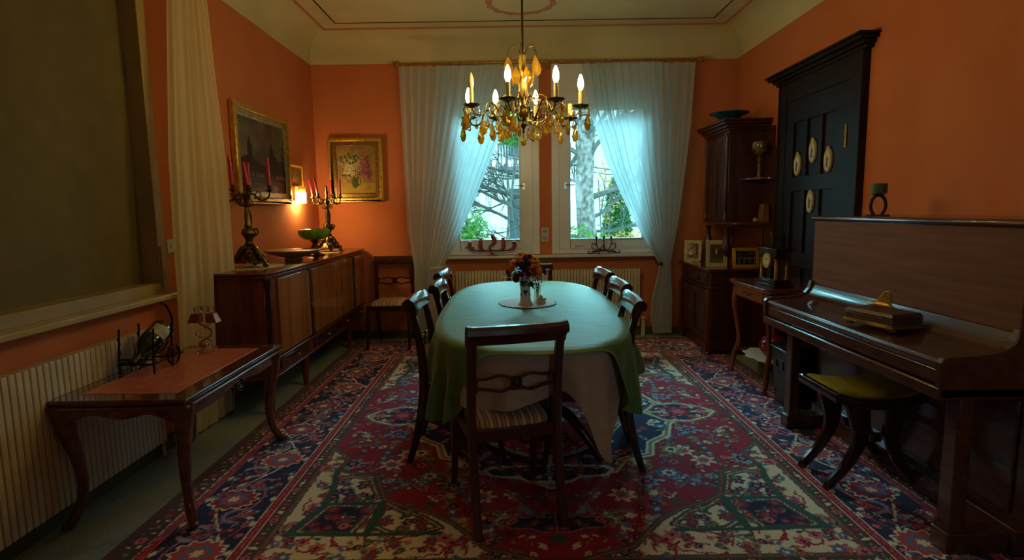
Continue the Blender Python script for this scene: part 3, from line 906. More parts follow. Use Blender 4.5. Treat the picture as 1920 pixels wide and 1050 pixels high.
# ------------------------------------------------------------------ dining table and its cloths
TC = (0.11, 3.675); TA, TBb = 0.545, 1.24; TZ = 0.765
def outline(a, grow=0.0, n=3.0):
    c, s = math.cos(a), math.sin(a)
    x = (TA+grow)*math.copysign(abs(c)**(2/n), c); y = (TBb+grow)*math.copysign(abs(s)**(2/n), s)
    return x, y
t = thing('dining_table', 'long oval dining table in the middle of the room hidden under its cloths', 'table', (TC[0], TC[1], RZ))
b = MB()
n = 96
ol = [outline(2*PI*k/n, -0.012) for k in range(n)]
b.prism(ol, TZ-0.045-RZ, TZ-0.012-RZ, 'z'); b.build('tabletop', MAHOG, t)
b = MB(); ol = [outline(2*PI*k/n, -0.09) for k in range(n)]; b.prism(ol, TZ-0.12-RZ, TZ-0.045-RZ, 'z'); b.build('apron', MAHOG, t)
for py in (-0.62, 0.62):
    b = MB().lathe([(0.06, 0.16), (0.075, 0.2), (0.05, 0.26), (0.045, 0.34), (0.085, 0.42), (0.075, 0.5), (0.05, 0.56), (0.06, 0.64)], 20, (0, py, 0))
    pd_ = b.build('pedestal', MAHOG, t)
    for sx in (-1, 1):
        for sy in (-1, 1):
            if sy*py < 0: continue
            pts = spline([(0.03*sx, py, 0.24), (0.16*sx, py+0.05*sy, 0.27), (0.28*sx, py+0.10*sy, 0.14), (0.36*sx, py+0.14*sy, 0.02)])
            MB().tube(pts, [0.035-0.015*k/(len(pts)-1) for k in range(len(pts))], 10).build('foot', MAHOG, pd_)
# green cloth
def cloth(name, top, drop, m, grow, seed, nring=150, folds=26, zoff=0.0, flare=lambda a: 1.0):
    rnd = random.Random(seed)
    ph = [rnd.uniform(0, 6.28) for _ in range(5)]
    b = MB(); v = []; f = []
    NR = 14; ND = 16
    for j in range(NR+1):
        q = j/NR
        for k in range(nring*2):
            a = PI*k/nring
            x, y = outline(a, grow)
            x *= q; y *= q
            z = top + zoff
            if q < 0.985:
                z += 0.0012*math.sin(31*x+ph[0]+3*math.sin(9*y)) + 0.0025*math.exp(-((y+0.33)/0.008)**2)
            v.append((x+TC[0], y+TC[1], z))
    for j in range(1, ND+1):
        q = j/ND
        for k in range(nring*2):
            a = PI*k/nring
            x, y = outline(a, grow)
            L = drop(a)*q
            dx, dy = outline(a, grow+0.02)
            nx_, ny_ = dx-x, dy-y; nn = math.hypot(nx_, ny_) or 1
            fl = (0.010 + 0.030*q)*(math.sin(folds*a+ph[1]+1.5*math.sin(3*a)) + 0.5*math.sin(folds*1.7*a+ph[2]))*min(1, drop(a)/0.2)
            o = 0.006*min(1, L/0.02) + (0.03*q*min(1, drop(a)/0.3) + 0.014*q + fl*min(1, q*1.5))*flare(a)
            z = top + zoff - L - (0.006 if L > 0.01 else L*0.5)
            v.append((x + nx_/nn*o + TC[0], y + ny_/nn*o + TC[1], z))
    W = nring*2
    for j in range(NR+ND):
        for k in range(W):
            k2 = (k+1) % W
            f.append((j*W+k, j*W+k2, (j+1)*W+k2, (j+1)*W+k))
    b.add(v, f)
    return b.build(name, m, None, angle=180)
def ang(d): return abs((d+180) % 360-180)
def drop_cream(a):
    d = math.degrees(a) % 360
    # 270 is the near end, 0 the right side
    base = 0.225 + 0.045*math.exp(-((ang(d-250))/12.0)**2)
    base += 0.29*math.exp(-(abs(ang(d-295))/12.0)**3) - 0.05*math.exp(-((ang(d-276))/5.0)**2)
    return base
def drop_green(a):
    d = math.degrees(a) % 360
    side = (d-270+180) % 360-180
    near = abs(side)
    th_ = 23 if side < 0 else 32
    base = 0.25 + 0.15*math.exp(-((ang(d-222))/22.0)**2) + 0.14*math.exp(-((ang(d-322))/18.0)**2)
    s = 1/(1+math.exp(-(near-th_)/2.4))
    return 0.006 + (base-0.006)*s
def cream_flare(a):
    return 0.08 + 0.92/(1+math.exp((abs((math.degrees(a)-270+180) % 360-180)-30)/3.0))
tag(cloth('tablecloth', TZ-0.006, drop_cream, CREAMC, -0.012, 4, folds=15, flare=cream_flare), 'cream undercloth hanging at the near end of the dining table below the green cloth', 'tablecloth')
tag(cloth('tablecloth', TZ, drop_green, GREENC, 0.006, 7, folds=17), 'green linen tablecloth spread over the long oval dining table', 'tablecloth')
TT = TZ+0.005

# ------------------------------------------------------------------ dining chairs
def chair(label, m, group, name='dining_chair'):
    t = thing(name, label, 'chair', (0, 0, 0), 0, group)
    prof = [(-0.300, 0.0), (-0.262, 0.12), (-0.228, 0.26), (-0.206, 0.40), (-0.202, 0.50), (-0.210, 0.62), (-0.226, 0.74), (-0.248, 0.84), (-0.262, 0.88)]
    for s in (-1, 1):
        pts = spline([(0.197*s, y, z) for y, z in prof], 4)
        k = len(pts)
        b = MB().sweep(pts, 0.019, [0.017+0.008*math.sin(PI*min(1, i/(k*0.8))) for i in range(k)])
        b.build('rear_post', m, t)
        pts = spline([(0.208*s, 0.195, 0.445), (0.209*s, 0.200, 0.32), (0.211*s, 0.213, 0.16), (0.214*s, 0.245, 0.0)], 5)
        k = len(pts)
        MB().sweep(pts, [0.020-0.006*i/(k-1) for i in range(k)], [0.021-0.007*i/(k-1) for i in range(k)]).build('front_leg', m, t)
    b = MB()
    # crest rail: rolled backwards into a scroll
    sec = [(-0.238, 0.842), (-0.228, 0.850), (-0.232, 0.890), (-0.243, 0.917), (-0.262, 0.932), (-0.284, 0.931), (-0.300, 0.917), (-0.303, 0.898), (-0.293, 0.884), (-0.278, 0.882), (-0.266, 0.868), (-0.256, 0.846)]
    v = []; f = []; NS = 15; m2 = len(sec)
    for i in range(NS):
        u = -1+2*i/(NS-1); x = 0.222*u
        for y, z in sec:
            sc_ = 1.0 if abs(u) < 0.86 else 1.10
            cy, cz = -0.265, 0.89
            v.append((x, cy+(y-cy)*sc_-0.016*(1-u*u), cz+(z-cz)*sc_))
    for i in range(NS-1):
        for k in range(m2):
            k2 = (k+1) % m2; f.append((i*m2+k, i*m2+k2, (i+1)*m2+k2, (i+1)*m2+k))
    f.append(tuple(range(m2))); f.append(tuple((NS-1)*m2+k for k in range(m2)))
    b.add(v, f).build('crest_rail', m, t)
    # pierced splat: two bars drawn together at a middle block
    b = MB()
    for s in (-1, 1):
        pts = spline([(-0.182, -0.214, 0.665+0.020*s), (-0.13, -0.222, 0.665+0.024*s), (-0.07, -0.228, 0.665+0.036*s), (-0.025, -0.232, 0.665+0.024*s), (0, -0.233, 0.665+0.020*s),
                      (0.025, -0.232, 0.665+0.024*s), (0.07, -0.228, 0.665+0.036*s), (0.13, -0.222, 0.665+0.024*s), (0.182, -0.214, 0.665+0.020*s)], 5)
        b.sweep(pts, 0.008, 0.0065, side=(0, 1, 0))
    b.obox((0, -0.233, 0.665), (0.050, 0.020, 0.062)); b.obox((-0.180, -0.214, 0.665), (0.018, 0.022, 0.07)); b.obox((0.180, -0.214, 0.665), (0.018, 0.022, 0.07))
    b.ball((0, -0.243, 0.665), (0.014, 0.006, 0.014))
    b.build('back_splat', m, t)
    b = MB()
    b.prism([(-0.20, -0.185), (0.20, -0.185), (0.20, -0.21), (-0.20, -0.21)], 0.395, 0.452, 'z')
    b.prism([(-0.20, 0.205), (0.20, 0.205), (0.20, 0.183), (-0.20, 0.183)], 0.395, 0.452, 'z')
    for s in (-1, 1): b.prism([(0.178*s, -0.20), (0.205*s, -0.20), (0.222*s, 0.20), (0.196*s, 0.20)], 0.395, 0.452, 'z')
    b.build('seat_frame', m, t, bevel=0.003)
    def cf(u, v):
        a = 2*PI*u
        c, s_ = math.cos(a), math.sin(a)
        ex = 2/5.0
        px, py = math.copysign(abs(c)**ex, c), math.copysign(abs(s_)**ex, s_)
        th = v*PI/2
        r = math.cos(th)**0.35 if v < 1 else 0
        h = math.sin(th)
        y = 0.195*py*r
        return ((0.192+0.014*(py*r))*px*r, y-0.002, 0.448+0.048*h)
    b = MB().grid(cf, 48, 8, wrap=True)
    b.add([cf(k/48, 0) for k in range(48)], [tuple(range(48))])
    b.build('seat_cushion', SEATS, t)
    return t
g = 'matching dining chairs with rolled crest rails'
front = chair('brown dining chair at the near end of the table, seen from behind', MAHOGX, g)
c0 = chair('dark dining chair on the right of the table, nearest to the viewer', MAHOG, g)
K = 0.97
front.location = (-0.047, 2.555, RZ); front.rotation_euler = (0, 0, R(15)); front.scale = (K, K, K)
c0.location = (0.388, 3.03, RZ); c0.rotation_euler = (0, 0, R(88)); c0.scale = (K, K, K)
dup(c0, (0.445, 3.68, RZ), R(91), 'dark dining chair in the middle of the three on the right of the table')
dup(c0, (0.45, 4.33, RZ), R(93), 'dark dining chair on the right of the table, farthest and beside the radiator')
dup(c0, (-0.285, 3.17, RZ), R(-91), 'dark dining chair on the left of the table, nearest to the viewer')
dup(c0, (-0.235, 3.75, RZ), R(-90), 'dark dining chair in the middle of the three on the left of the table')
dup(c0, (-0.285, 4.42, RZ), R(-93), 'dark dining chair on the left of the table, farthest from the viewer')
dup(c0, (0.165, 5.00, RZ), R(180), 'dark dining chair at the far end of the table behind the flowers')
dup(c0, (-1.245, 5.78, RZ), R(181), 'dark dining chair standing alone in the corner beside the sideboard')

# ------------------------------------------------------------------ sideboard along the left wall
t = thing('sideboard', 'long low walnut sideboard with four doors and drawers on tapered legs at left wall', 'sideboard', (-1.8, 4.87, 0))
y0, y1 = 3.64, 6.10
b = MB()
oc = [(-2.05, y0), (-1.70, y0), (-1.615, y0+0.03), (-1.585, y0+0.11), (-1.585, y1-0.10), (-1.62, y1-0.02), (-1.70, y1), (-2.05, y1)]
def grow2(o, g): 
    cx = -1.83; cy = 4.87
    return [(x+(g if x > cx else 0), y+(g if y > cy else -g)) for x, y in o]
b.prism(oc, 0.42, 0.955, 'z'); b.build('body', REDWOOD, t, world=True, bevel=0.004)
b = MB(); b.prism(grow2(oc, 0.006), 0.952, 0.964, 'z'); b.prism(grow2(oc, 0.016), 0.964, 0.978, 'z'); b.prism(grow2(oc, 0.006), 0.978, 0.984, 'z'); b.prism(grow2(oc, 0.018), 0.984, 1.0, 'z')
for g_, z_, r_ in ((0.018, 0.992, 0.0065), (0.014, 0.971, 0.006)):
    q_ = grow2(oc, g_)[:7]; b.tube([(x, y, z_) for x, y in q_], r_, 8)
b.build('worktop', REDWOOD, t, world=True, bevel=0.003)
b = MB(); lc = grow2(oc, -0.02)
b.prism([(x, y) for x, y in grow2(oc, 0.012)], 0.405, 0.42, 'z'); b.prism(grow2(oc, -0.015), 0.30, 0.405, 'z'); b.prism(grow2(oc, 0.006), 0.285, 0.30, 'z')
b.build('drawer_band', REDWOOD, t, world=True, bevel=0.004)
ds = [(3.78, 4.36), (4.44, 5.02), (5.03, 5.56), (5.66, 6.00)]
for i, (a, c) in enumerate(ds):
    b = MB().box(-1.588, -1.570, a, c, 0.435, 0.945); d = b.build('door', WALNUT, t, world=True, bevel=0.004)
    ky = [c-0.02, c-0.02, a+0.02, a+0.03][i]
    b = MB().tube([(-1.57, ky, 0.69), (-1.55, ky, 0.69)], 0.004).obox((-1.545, ky, 0.69), (0.004, 0.022, 0.018)).lathe([(0.009, 0), (0.009, 0.004)], 12, (-1.571, ky, 0.69), ax='x')
    b.build('key', BRASS, d, world=True)
for y in (4.40, 5.61):
    b = MB().box(-1.588, -1.566, y-0.028, y+0.028, 0.42, 0.952); b.build('pilaster', MAHOG, t, world=True, bevel=0.006)
b = MB().lathe([(0.03, 0.42), (0.03, 0.45), (0.022, 0.47), (0.024, 0.7), (0.020, 0.88), (0.030, 0.91), (0.030, 0.952)], 14, (-1.612, y0+0.05, 0)); b.build('corner_column', MAHOG, t, world=True)
for a, c in ((3.80, 4.34), (4.46, 5.06), (5.08, 5.58), (5.66, 5.98)):
    b = MB().box(-1.606, -1.588, a, c, 0.315, 0.392); d = b.build('drawer', MAHOG, t, world=True, bevel=0.004)
    MB().lathe([(0.004, 0), (0.006, 0.012), (0.012, 0.02), (0.009, 0.028), (0, 0.03)], 12, (-1.588, (a+c)/2, 0.355), ax='x').build('knob', BRASS, d, world=True)
for x in (-1.68, -1.97):
    for y in (3.80, 4.46, 5.70):
        MB().lathe([(0.013, 0), (0.018, 0.02), (0.034, 0.20), (0.038, 0.235), (0.03, 0.25), (0.03, 0.285)], 14, (x, y, 0)).build('leg', REDWOOD, t, world=True)
SZ = 1.0
def doily(name, label, c, rx, ry, z, m=CREAMLACE):
    b = MB(); n = 72
    v = [(c[0], c[1], z+0.003)] + [(c[0]+rx*(1+0.05*math.cos(24*2*PI*k/n))*math.cos(2*PI*k/n), c[1]+ry*(1+0.05*math.cos(24*2*PI*k/n))*math.sin(2*PI*k/n), z+0.003) for k in range(n)]
    v += [(p[0], p[1], z) for p in v]
    f = [(0, k+1, (k+1) % n+1) for k in range(n)] + [(n+1, n+1+(k+1) % n+1, n+2+k) for k in range(n)]
    f += [(k+1, n+2+k, n+2+(k+1) % n, (k+1) % n+1) for k in range(n)]
    o = b.add(v, f).build(name, m, None, smooth=False)
    return tag(o, label, 'doily')
doily('doily', 'cream lace doily under the near candelabrum on the sideboard', (-1.83, 4.08), 0.155, 0.25, SZ)
doily('doily', 'cream lace doily under the far candelabrum on the sideboard', (-1.80, 5.56), 0.14, 0.26, SZ)

# candelabra
def candelabrum(label, loc, rz, h, angs, R_arm, name='candelabrum'):
    t = thing(name, label, 'candelabrum', loc, rz, 'pair of bronze candelabra')
    s = h/0.50
    b = MB().lathe([(0.0, 0.075), (0.035, 0.08), (0.05, 0.10), (0.038, 0.125), (0.022, 0.14), (0.030, 0.155), (0.020, 0.17), (0.028, 0.195), (0.046, 0.225), (0.040, 0.245), (0.020, 0.262),
                    (0.024, 0.272), (0.019, 0.285), (0.014, 0.36), (0.012, 0.395), (0.020, 0.402), (0.013, 0.412), (0.014, 0.44), (0.026, 0.46), (0.028, 0.475), (0.016, 0.49), (0.012, 0.53), (0.016, 0.55), (0.008, 0.58), (0.012, 0.60), (0, 0.62)],
                   16, lobes=4, amp=0.10)
    for k in range(3):
        a = 2*PI*k/3+0.5
        b.tube(spline([(0.020*math.cos(a), 0.020*math.sin(a), 0.28), (0.022*math.cos(a), 0.022*math.sin(a), 0.34), (0.010*math.cos(a), 0.010*math.sin(a), 0.40)]), 0.006, 6)
        b.tube(spline([(0.03*math.cos(a), 0.03*math.sin(a), 0.20), (0.058*math.cos(a), 0.058*math.sin(a), 0.225), (0.052*math.cos(a), 0.052*math.sin(a), 0.252), (0.03*math.cos(a), 0.03*math.sin(a), 0.25)]), 0.006, 6)
    b.lathe([(0.098, 0.030), (0.092, 0.045), (0.074, 0.058), (0.066, 0.075), (0.046, 0.088), (0.036, 0.11), (0.024, 0.13)], 36, lobes=9, amp=0.07)
    b.build('stem', BRONZE, t)
    for k in range(3):
        a = 2*PI*k/3 + PI/2 + 0.2
        ca, sa = math.cos(a), math.sin(a)
        b = MB().tube(spline([(0.02*ca, 0.02*sa, 0.13), (0.055*ca, 0.055*sa, 0.115), (0.085*ca, 0.085*sa, 0.07), (0.115*ca, 0.115*sa, 0.045), (0.125*ca, 0.125*sa, 0.015)]), [0.02]*6+[0.016]*7+[0.014]*8+[0.012]*4, 8)
        b.ball((0.125*ca, 0.125*sa, 0.013), (0.02, 0.02, 0.013))
        a2 = a+PI/3
        for q in range(5):
            b.ball(((0.05+0.012*q)*math.cos(a2+0.12*(q-2)), (0.05+0.012*q)*math.sin(a2+0.12*(q-2)), 0.092-0.007*q), (0.014, 0.014, 0.010), 8, 5)
            b.ball(((0.06+0.014*q)*math.cos(a+0.2*(-1)**q), (0.06+0.014*q)*math.sin(a+0.2*(-1)**q), 0.105-0.015*q), (0.012, 0.012, 0.012), 8, 5)
        b.build('foot', BRONZE, t)
    for a_ in angs:
        a = R(a_)
        ca, sa = math.cos(a), math.sin(a)
        z0 = 0.462
        P = lambda r, z: (r*ca, r*sa, z)
        b = MB().tube(spline([P(0.02, z0+0.015), P(0.05, z0+0.02), P(0.08, z0-0.012), P(R_arm*0.75, z0-0.02), P(R_arm*0.97, z0+0.005), P(R_arm, z0+0.035)], 5), 0.0062, 7)
        b.tube(spline([P(0.03, z0-0.01), P(0.045, z0-0.05), P(0.018, z0-0.055), P(0.022, z0-0.03)], 5), 0.004, 6)
        b.tube(spline([P(0.06, z0+0.012), P(0.075, z0+0.035), P(0.098, z0+0.02), P(0.088, z0+0.002)], 5), 0.0035, 6)
        for q in range(3): b.ball(P(0.06+0.03*q, z0-0.008-0.004*q), (0.009, 0.009, 0.006), 7, 5)
        arm = b.build('arm', BRONZE, t)
        MB().lathe([(0.005, 0.0), (0.012, 0.006), (0.022, 0.014), (0.023, 0.018), (0.010, 0.020), (0.012, 0.034), (0.016, 0.044), (0.0125, 0.044), (0.010, 0.030), (0, 0.03)], 14, P(R_arm, z0+0.03), lobes=6, amp=0.05).build('candle_cup', BRONZE, arm)
    t.scale = (s, s, s)
    return t
def taper(label, base, lean, h, loc_name='taper_candle', r=0.0105, m=REDWAX, grp='red taper candles'):
    t = thing(loc_name, label, 'candle', base, 0, grp)
    pts = [Vector((lean[0]*k/6*(1+0.3*k/6), lean[1]*k/6, h*k/6)) for k in range(7)]
    pts.append(pts[-1]+Vector((0, 0, 0.006)))
    MB().tube(pts, [r*0.95, r, r, r*0.98, r*0.96, r*0.93, r*0.85, r*0.3], 12).build('wax', m, t)
    MB().tube([pts[-1], pts[-1]+Vector((0.001, 0, 0.007))], 0.0012, 5).build('wick', IRON, t)
    return t
AA = [3, 300, 266, 106, 182]
AB = [5, 85, 185, 252, 320]
cA = candelabrum('taller bronze five-armed candelabrum on the near end of the sideboard', (-1.875, 4.06, SZ+0.004), 0, 0.535, AA, 0.155)
cB = candelabrum('bronze five-armed candelabrum on the far end of the sideboard below the flower painting', (-1.80, 5.60, SZ+0.004), 0, 0.52, AB, 0.125)
def cup_world(c, k, Ra, angs):
    s = c.scale[0]; a = R(angs[k])
    return (c.location[0]+Ra*s*math.cos(a), c.location[1]+Ra*s*math.sin(a), c.location[2]+s*(0.462+0.03+0.031))
lbl = ['red taper candle on the near candelabrum, farthest right of its candles', 'shorter leaning red taper candle on the near candelabrum, second from the right',
       'red taper candle on the near candelabrum, tall and standing in front of the stem', 'red taper candle on the near candelabrum, just left of and behind the stem',
       'red taper candle on the near candelabrum, farthest left beside the curtain']
for k in range(5):
    w = cup_world(cA, k, 0.155, AA)
    taper(lbl[k], w, [(-0.002, 0), (-0.016, 0), (-0.006, 0), (0.0, 0), (-0.012, 0)][k], [0.205, 0.165, 0.20, 0.185, 0.19][k], r=0.0125)
lbl = ['red taper candle on the far candelabrum, farthest right and upright', 'red taper candle on the far candelabrum, behind the stem', 'red taper candle on the far candelabrum, farthest left and leaning', 'red taper candle on the far candelabrum, left of the stem and leaning in front', '']
for k in range(4):
    w = cup_world(cB, k, 0.125, AB)
    taper(lbl[k], w, [(0.002, 0), (-0.003, 0), (-0.02, 0), (-0.022, 0)][k], [0.16, 0.15, 0.155, 0.165][k], r=0.011)

# platter and compote
t = thing('footed_platter', 'wide shallow ceramic platter with a flowered rim in the middle of the sideboard', 'platter', (-1.795, 4.66, SZ))
MB().lathe([(0, 0.004), (0.07, 0.0), (0.075, 0.006), (0.06, 0.02), (0.10, 0.03), (0.17, 0.05), (0.215, 0.072), (0.222, 0.078), (0.212, 0.078), (0.16, 0.058), (0.09, 0.038), (0, 0.036)], 64, lobes=0).build('dish', mat('glazed_cream_ceramic', srgb(216,186,132), rough=0.3, coat=0.3, col2=srgb(170,130,90), scale=12), t)
b = MB(); rnd = random.Random(3)
b.lathe([(0.214, 0.078), (0.224, 0.080), (0.226, 0.084), (0.214, 0.085), (0.17, 0.066), (0.165, 0.062)], 72, lobes=24, amp=0.012)
b.build('flowered_rim', mat('painted_flower_glaze', srgb(90,110,50), rough=0.25, col2=srgb(205,120,70), scale=70, detail=1), t)
t = thing('glass_compote', 'green glass bowl on a dark bronze foot between platter and far candelabrum', 'compote', (-1.775, 5.13, SZ))
MB().lathe([(0, 0), (0.075, 0.0), (0.078, 0.01), (0.05, 0.02), (0.03, 0.03), (0.022, 0.05), (0.034, 0.07), (0.028, 0.09), (0.018, 0.110), (0.03, 0.125), (0.045, 0.138), (0, 0.14)], 24, lobes=5, amp=0.12).build('foot', BRONZE, t)
b = MB().lathe([(0, 0.135), (0.05, 0.137), (0.095, 0.150), (0.125, 0.175), (0.137, 0.205), (0.134, 0.228), (0.118, 0.240), (0.108, 0.240), (0.120, 0.226), (0.124, 0.205), (0.112, 0.180), (0.085, 0.160), (0, 0.150)], 54, lobes=9, amp=0.035)
b.build('bowl', mat('green_glass', srgb(134,176,44), rough=0.15, trans=0.1, coat=0.5, col2=srgb(84,140,30), scale=14), t)

# ------------------------------------------------------------------ pictures
def canvas(fn, nx, ny):
    X_, Y_ = np.meshgrid(np.linspace(0, 1, nx), np.linspace(0, 1, ny))
    return np.clip(fn(X_, Y_), 0, 1)
def vnoise(X_, Y_, f, seed):
    r = np.random.RandomState(seed); o = np.zeros_like(X_); a = 1
    for k in range(4):
        n = int(f*2**k)+2; g = r.rand(n+2, n+2)
        x = X_*n; y = Y_*n; i = x.astype(int).clip(0, n); j = y.astype(int).clip(0, n)
        u, v = x-i, y-j; u = u*u*(3-2*u); v = v*v*(3-2*v)
        o += a*((g[j, i]*(1-u)+g[j, i+1]*u)*(1-v)+(g[j+1, i]*(1-u)+g[j+1, i+1]*u)*v); a *= 0.5
    return o/1.9
def mixc(a, b_, m): return a*(1-m[..., None])+b_*m[..., None]
def picture(name, label, cat, loc, rz, w, h, fw_, img, fm, fm2=None, depth=0.04, group=None):
    t = thing(name, label, cat, loc, rz, group)
    b = MB().frame(-w/2, w/2, -h/2, h/2, fw_*0.45, -depth, -0.002)
    b.build('outer_frame', fm, t, bevel=depth*0.2)
    b = MB().frame(-w/2+fw_*0.42, w/2-fw_*0.42, -h/2+fw_*0.42, h/2-fw_*0.42, fw_*0.62, -depth*0.6, -0.002)
    b.build('inner_frame', fm2 or fm, t, bevel=depth*0.15)
    iw, ih = w-2*fw_, h-2*fw_
    o = colour_grid('canvas', img, iw, ih, ATTR, 'xz', depth*0.35, t)
    o.location = (0, -0.002, 0)
    if fw_ > 0.05:
        for sx in (-1, 1):
            for sz in (-1, 1):
                b = MB(); 
                for q in range(4):
                    b.ball((sx*(w/2-fw_*0.35-0.012*q), -depth*0.95, sz*(h/2-fw_*0.35)), (0.016, 0.008, 0.010), 8, 5)
                    b.ball((sx*(w/2-fw_*0.35), -depth*0.95, sz*(h/2-fw_*0.35-0.012*q)), (0.010, 0.008, 0.016), 8, 5)
                b.build('corner_ornament', fm, t)
    return t
def town(X_, Y_):
    sky = mixc(np.broadcast_to(hexrgb(70,70,58), X_.shape+(3,)), np.broadcast_to(hexrgb(122,112,86), X_.shape+(3,)), np.clip(vnoise(X_, Y_, 4, 1)*1.6-0.4, 0, 1))
    img = sky.copy()
    roof = 0.42+0.05*np.sin(X_*9)+0.04*vnoise(X_, Y_*0, 14, 2)+np.where(np.abs(X_-0.68) < 0.14, 0.10*(1-np.abs(X_-0.68)/0.14)+0.04, 0)
    for cx, w_, top in ((0.22, 0.05, 0.66), (0.70, 0.055, 0.64)):
        roof = np.where(np.abs(X_-cx) < w_, np.maximum(roof, top), roof)
        sp_ = top+0.12*(1-np.abs(X_-cx)/(w_*0.6)); roof = np.where(np.abs(X_-cx) < w_*0.6, np.maximum(roof, sp_), roof)
    dark = np.broadcast_to(hexrgb(30,28,26), X_.shape+(3,))*(0.7+0.7*vnoise(X_, Y_, 10, 3))[..., None]
    m = Y_ < roof; img[m] = dark[m]
    wat = mixc(np.broadcast_to(hexrgb(28,32,36), X_.shape+(3,)), np.broadcast_to(hexrgb(92,92,84), X_.shape+(3,)), np.clip(vnoise(X_*0.5, Y_*5, 9, 5)*2-1.05, 0, 1))
    m = Y_ < 0.26; img[m] = wat[m]
    return img
def bouquet(X_, Y_):
    img = mixc(np.broadcast_to(hexrgb(164,128,70), X_.shape+(3,)), np.broadcast_to(hexrgb(120,92,48), X_.shape+(3,)), np.clip(vnoise(X_, Y_, 5, 7)*1.4-0.3, 0, 1))
    tb = np.broadcast_to(hexrgb(168,140,44), X_.shape+(3,))*(0.7+0.5*vnoise(X_, Y_, 8, 8))[..., None]
    m = Y_ < 0.22; img[m] = tb[m]
    vm = ((X_-0.46)/0.085)**2+((Y_-0.24)/0.13)**2 < 1; img[vm] = (np.broadcast_to(hexrgb(66,80,42), X_.shape+(3,))*(0.6+0.9*vnoise(X_, Y_, 9, 12))[..., None])[vm]
    m = (np.abs(np.hypot((X_-0.53)/0.07, (Y_-0.26)/0.08)-1) < 0.18); img[m] = hexrgb(60,72,34)
    r = np.random.RandomState(4)
    for _ in range(60):
        cx, cy = r.uniform(0.15, 0.85), r.uniform(0.35, 0.8)
        m = np.hypot(X_-cx, (Y_-cy)*1.2) < r.uniform(0.015, 0.035); img[m] = hexrgb(62,84,34)*r.uniform(0.5, 1.1)
    for cx, cy, sx, sy, c, k in ((0.34, 0.55, 0.22, 0.20, (206,196,150), 260), (0.67, 0.57, 0.20, 0.26, (146,80,100), 320), (0.5, 0.64, 0.16, 0.16, (180,168,130), 90), (0.76, 0.42, 0.16, 0.12, (122,62,80), 120)):
        for _ in range(k):
            x, y = r.normal(cx, sx*0.45), r.normal(cy, sy*0.5)
            m = np.hypot(X_-x, Y_-y) < 0.012; img[m] = hexrgb(*c)*r.uniform(0.6, 1.15)
    for _ in range(14):
        cx, cy = r.uniform(0.1, 0.6), r.uniform(0.6, 0.85)
        m = np.hypot(X_-cx, Y_-cy) < 0.03; img[m] = hexrgb(70,90,36)
    return img
picture('oil_painting', 'large dark oil painting of a two-towered town in a gilded frame, left wall', 'painting', (XL, 4.79, 1.845), R(90), 1.03, 0.745, 0.085, canvas(town, 150, 110), GOLDW, SILVERW, 0.05)
picture('oil_painting', 'oil painting of a flower bouquet in a green vase, ornate gilt frame, on back wall', 'painting', (-1.635, YB, 1.83), 0, 0.575, 0.655, 0.078, canvas(bouquet, 120, 140), GOLDW, mat('antique_gold', srgb(150,112,52), rough=0.4, metal=0.4, col2=srgb(96,66,30), scale=60), 0.05)
picture('small_painting', 'small dark painting in a thin gold frame above the wall lamp', 'painting', (XL, 5.52, 1.73), R(90), 0.33, 0.22, 0.022,
        canvas(lambda X_, Y_: mixc(np.broadcast_to(hexrgb(58,42,26), X_.shape+(3,)), np.broadcast_to(hexrgb(128,86,48), X_.shape+(3,)), np.clip(vnoise(X_, Y_, 5, 11)*1.8-0.5, 0, 1)), 50, 36), GOLDW, None, 0.02)
# wall lamp of glass tubes
t = thing('wall_lamp', 'lit glass wall lamp glowing yellow above the sideboard in the corner', 'lamp', (XL, 5.50, 1.47), R(90))
MB().box(-0.085, 0.085, -0.03, 0, 0.03, 0.17).build('backplate', BRASS, t, bevel=0.004)
for r_ in range(3):
    z = 0.125+r_*0.018
    b = MB()
    for k in range(9): b.ball((-0.08+0.02*k, -0.065, z), 0.0095, 8, 6)
    b.build('bead_row', mat('amber_glass_beads', srgb(230,180,80), rough=0.1, trans=0.5, coat=0.5), t)
LAMPE = mat('lit_frosted_glass', srgb(255,220,140), rough=0.4, emit=(1.0, 0.74, 0.30, 1), estr=SCONCE)
MB().box(-0.075, 0.075, -0.078, -0.035, 0.005, 0.115).build('lit_shade', LAMPE, t, bevel=0.008)

# ------------------------------------------------------------------ chandelier
CX, CY = 0.083, 3.50
t = thing('chandelier', 'brass chandelier with eight candle arms and amber and clear glass drops above the table', 'chandelier', (CX, CY, 1.80))
DARKB = mat('dark_brass', srgb(112,92,48), rough=0.35, metal=0.9, col2=srgb(74,60,34), scale=30)
b = MB().tube([(CX, CY, 2.30), (CX, CY, ZC-0.03)], 0.0062, 10); b.build('rod', DARKB, t, world=True)
b = MB().lathe([(0.0, -0.09), (0.02, -0.085), (0.045, -0.03), (0.055, -0.002), (0, 0)], 20, (CX, CY, ZC)); b.build('ceiling_cup', DARKB, t, world=True)
b = MB().lathe([(0, 2.27), (0.014, 2.275), (0.018, 2.29), (0.012, 2.31), (0, 2.315)][::-1] if False else [(0.0, 2.20), (0.017, 2.205), (0.019, 2.25), (0.017, 2.262), (0.020, 2.27), (0.020, 2.29), (0.008, 2.30), (0, 2.305)], 16, (CX, CY, 0))
b.build('collar', mat('old_gold', srgb(176,146,84), rough=0.4, metal=0.7), t, world=True)
b = MB().lathe([(0, 1.835), (0.008, 1.84), (0.006, 1.86), (0.014, 1.875), (0.02, 1.89), (0.012, 1.91), (0.024, 1.93), (0.034, 1.955), (0.030, 1.985), (0.016, 2.0), (0.012, 2.05), (0.010, 2.2), (0, 2.205)], 18, (CX, CY, 0))
b.build('hub', DARKB, t, world=True)
OLDG = bpy.data.materials['old_gold']
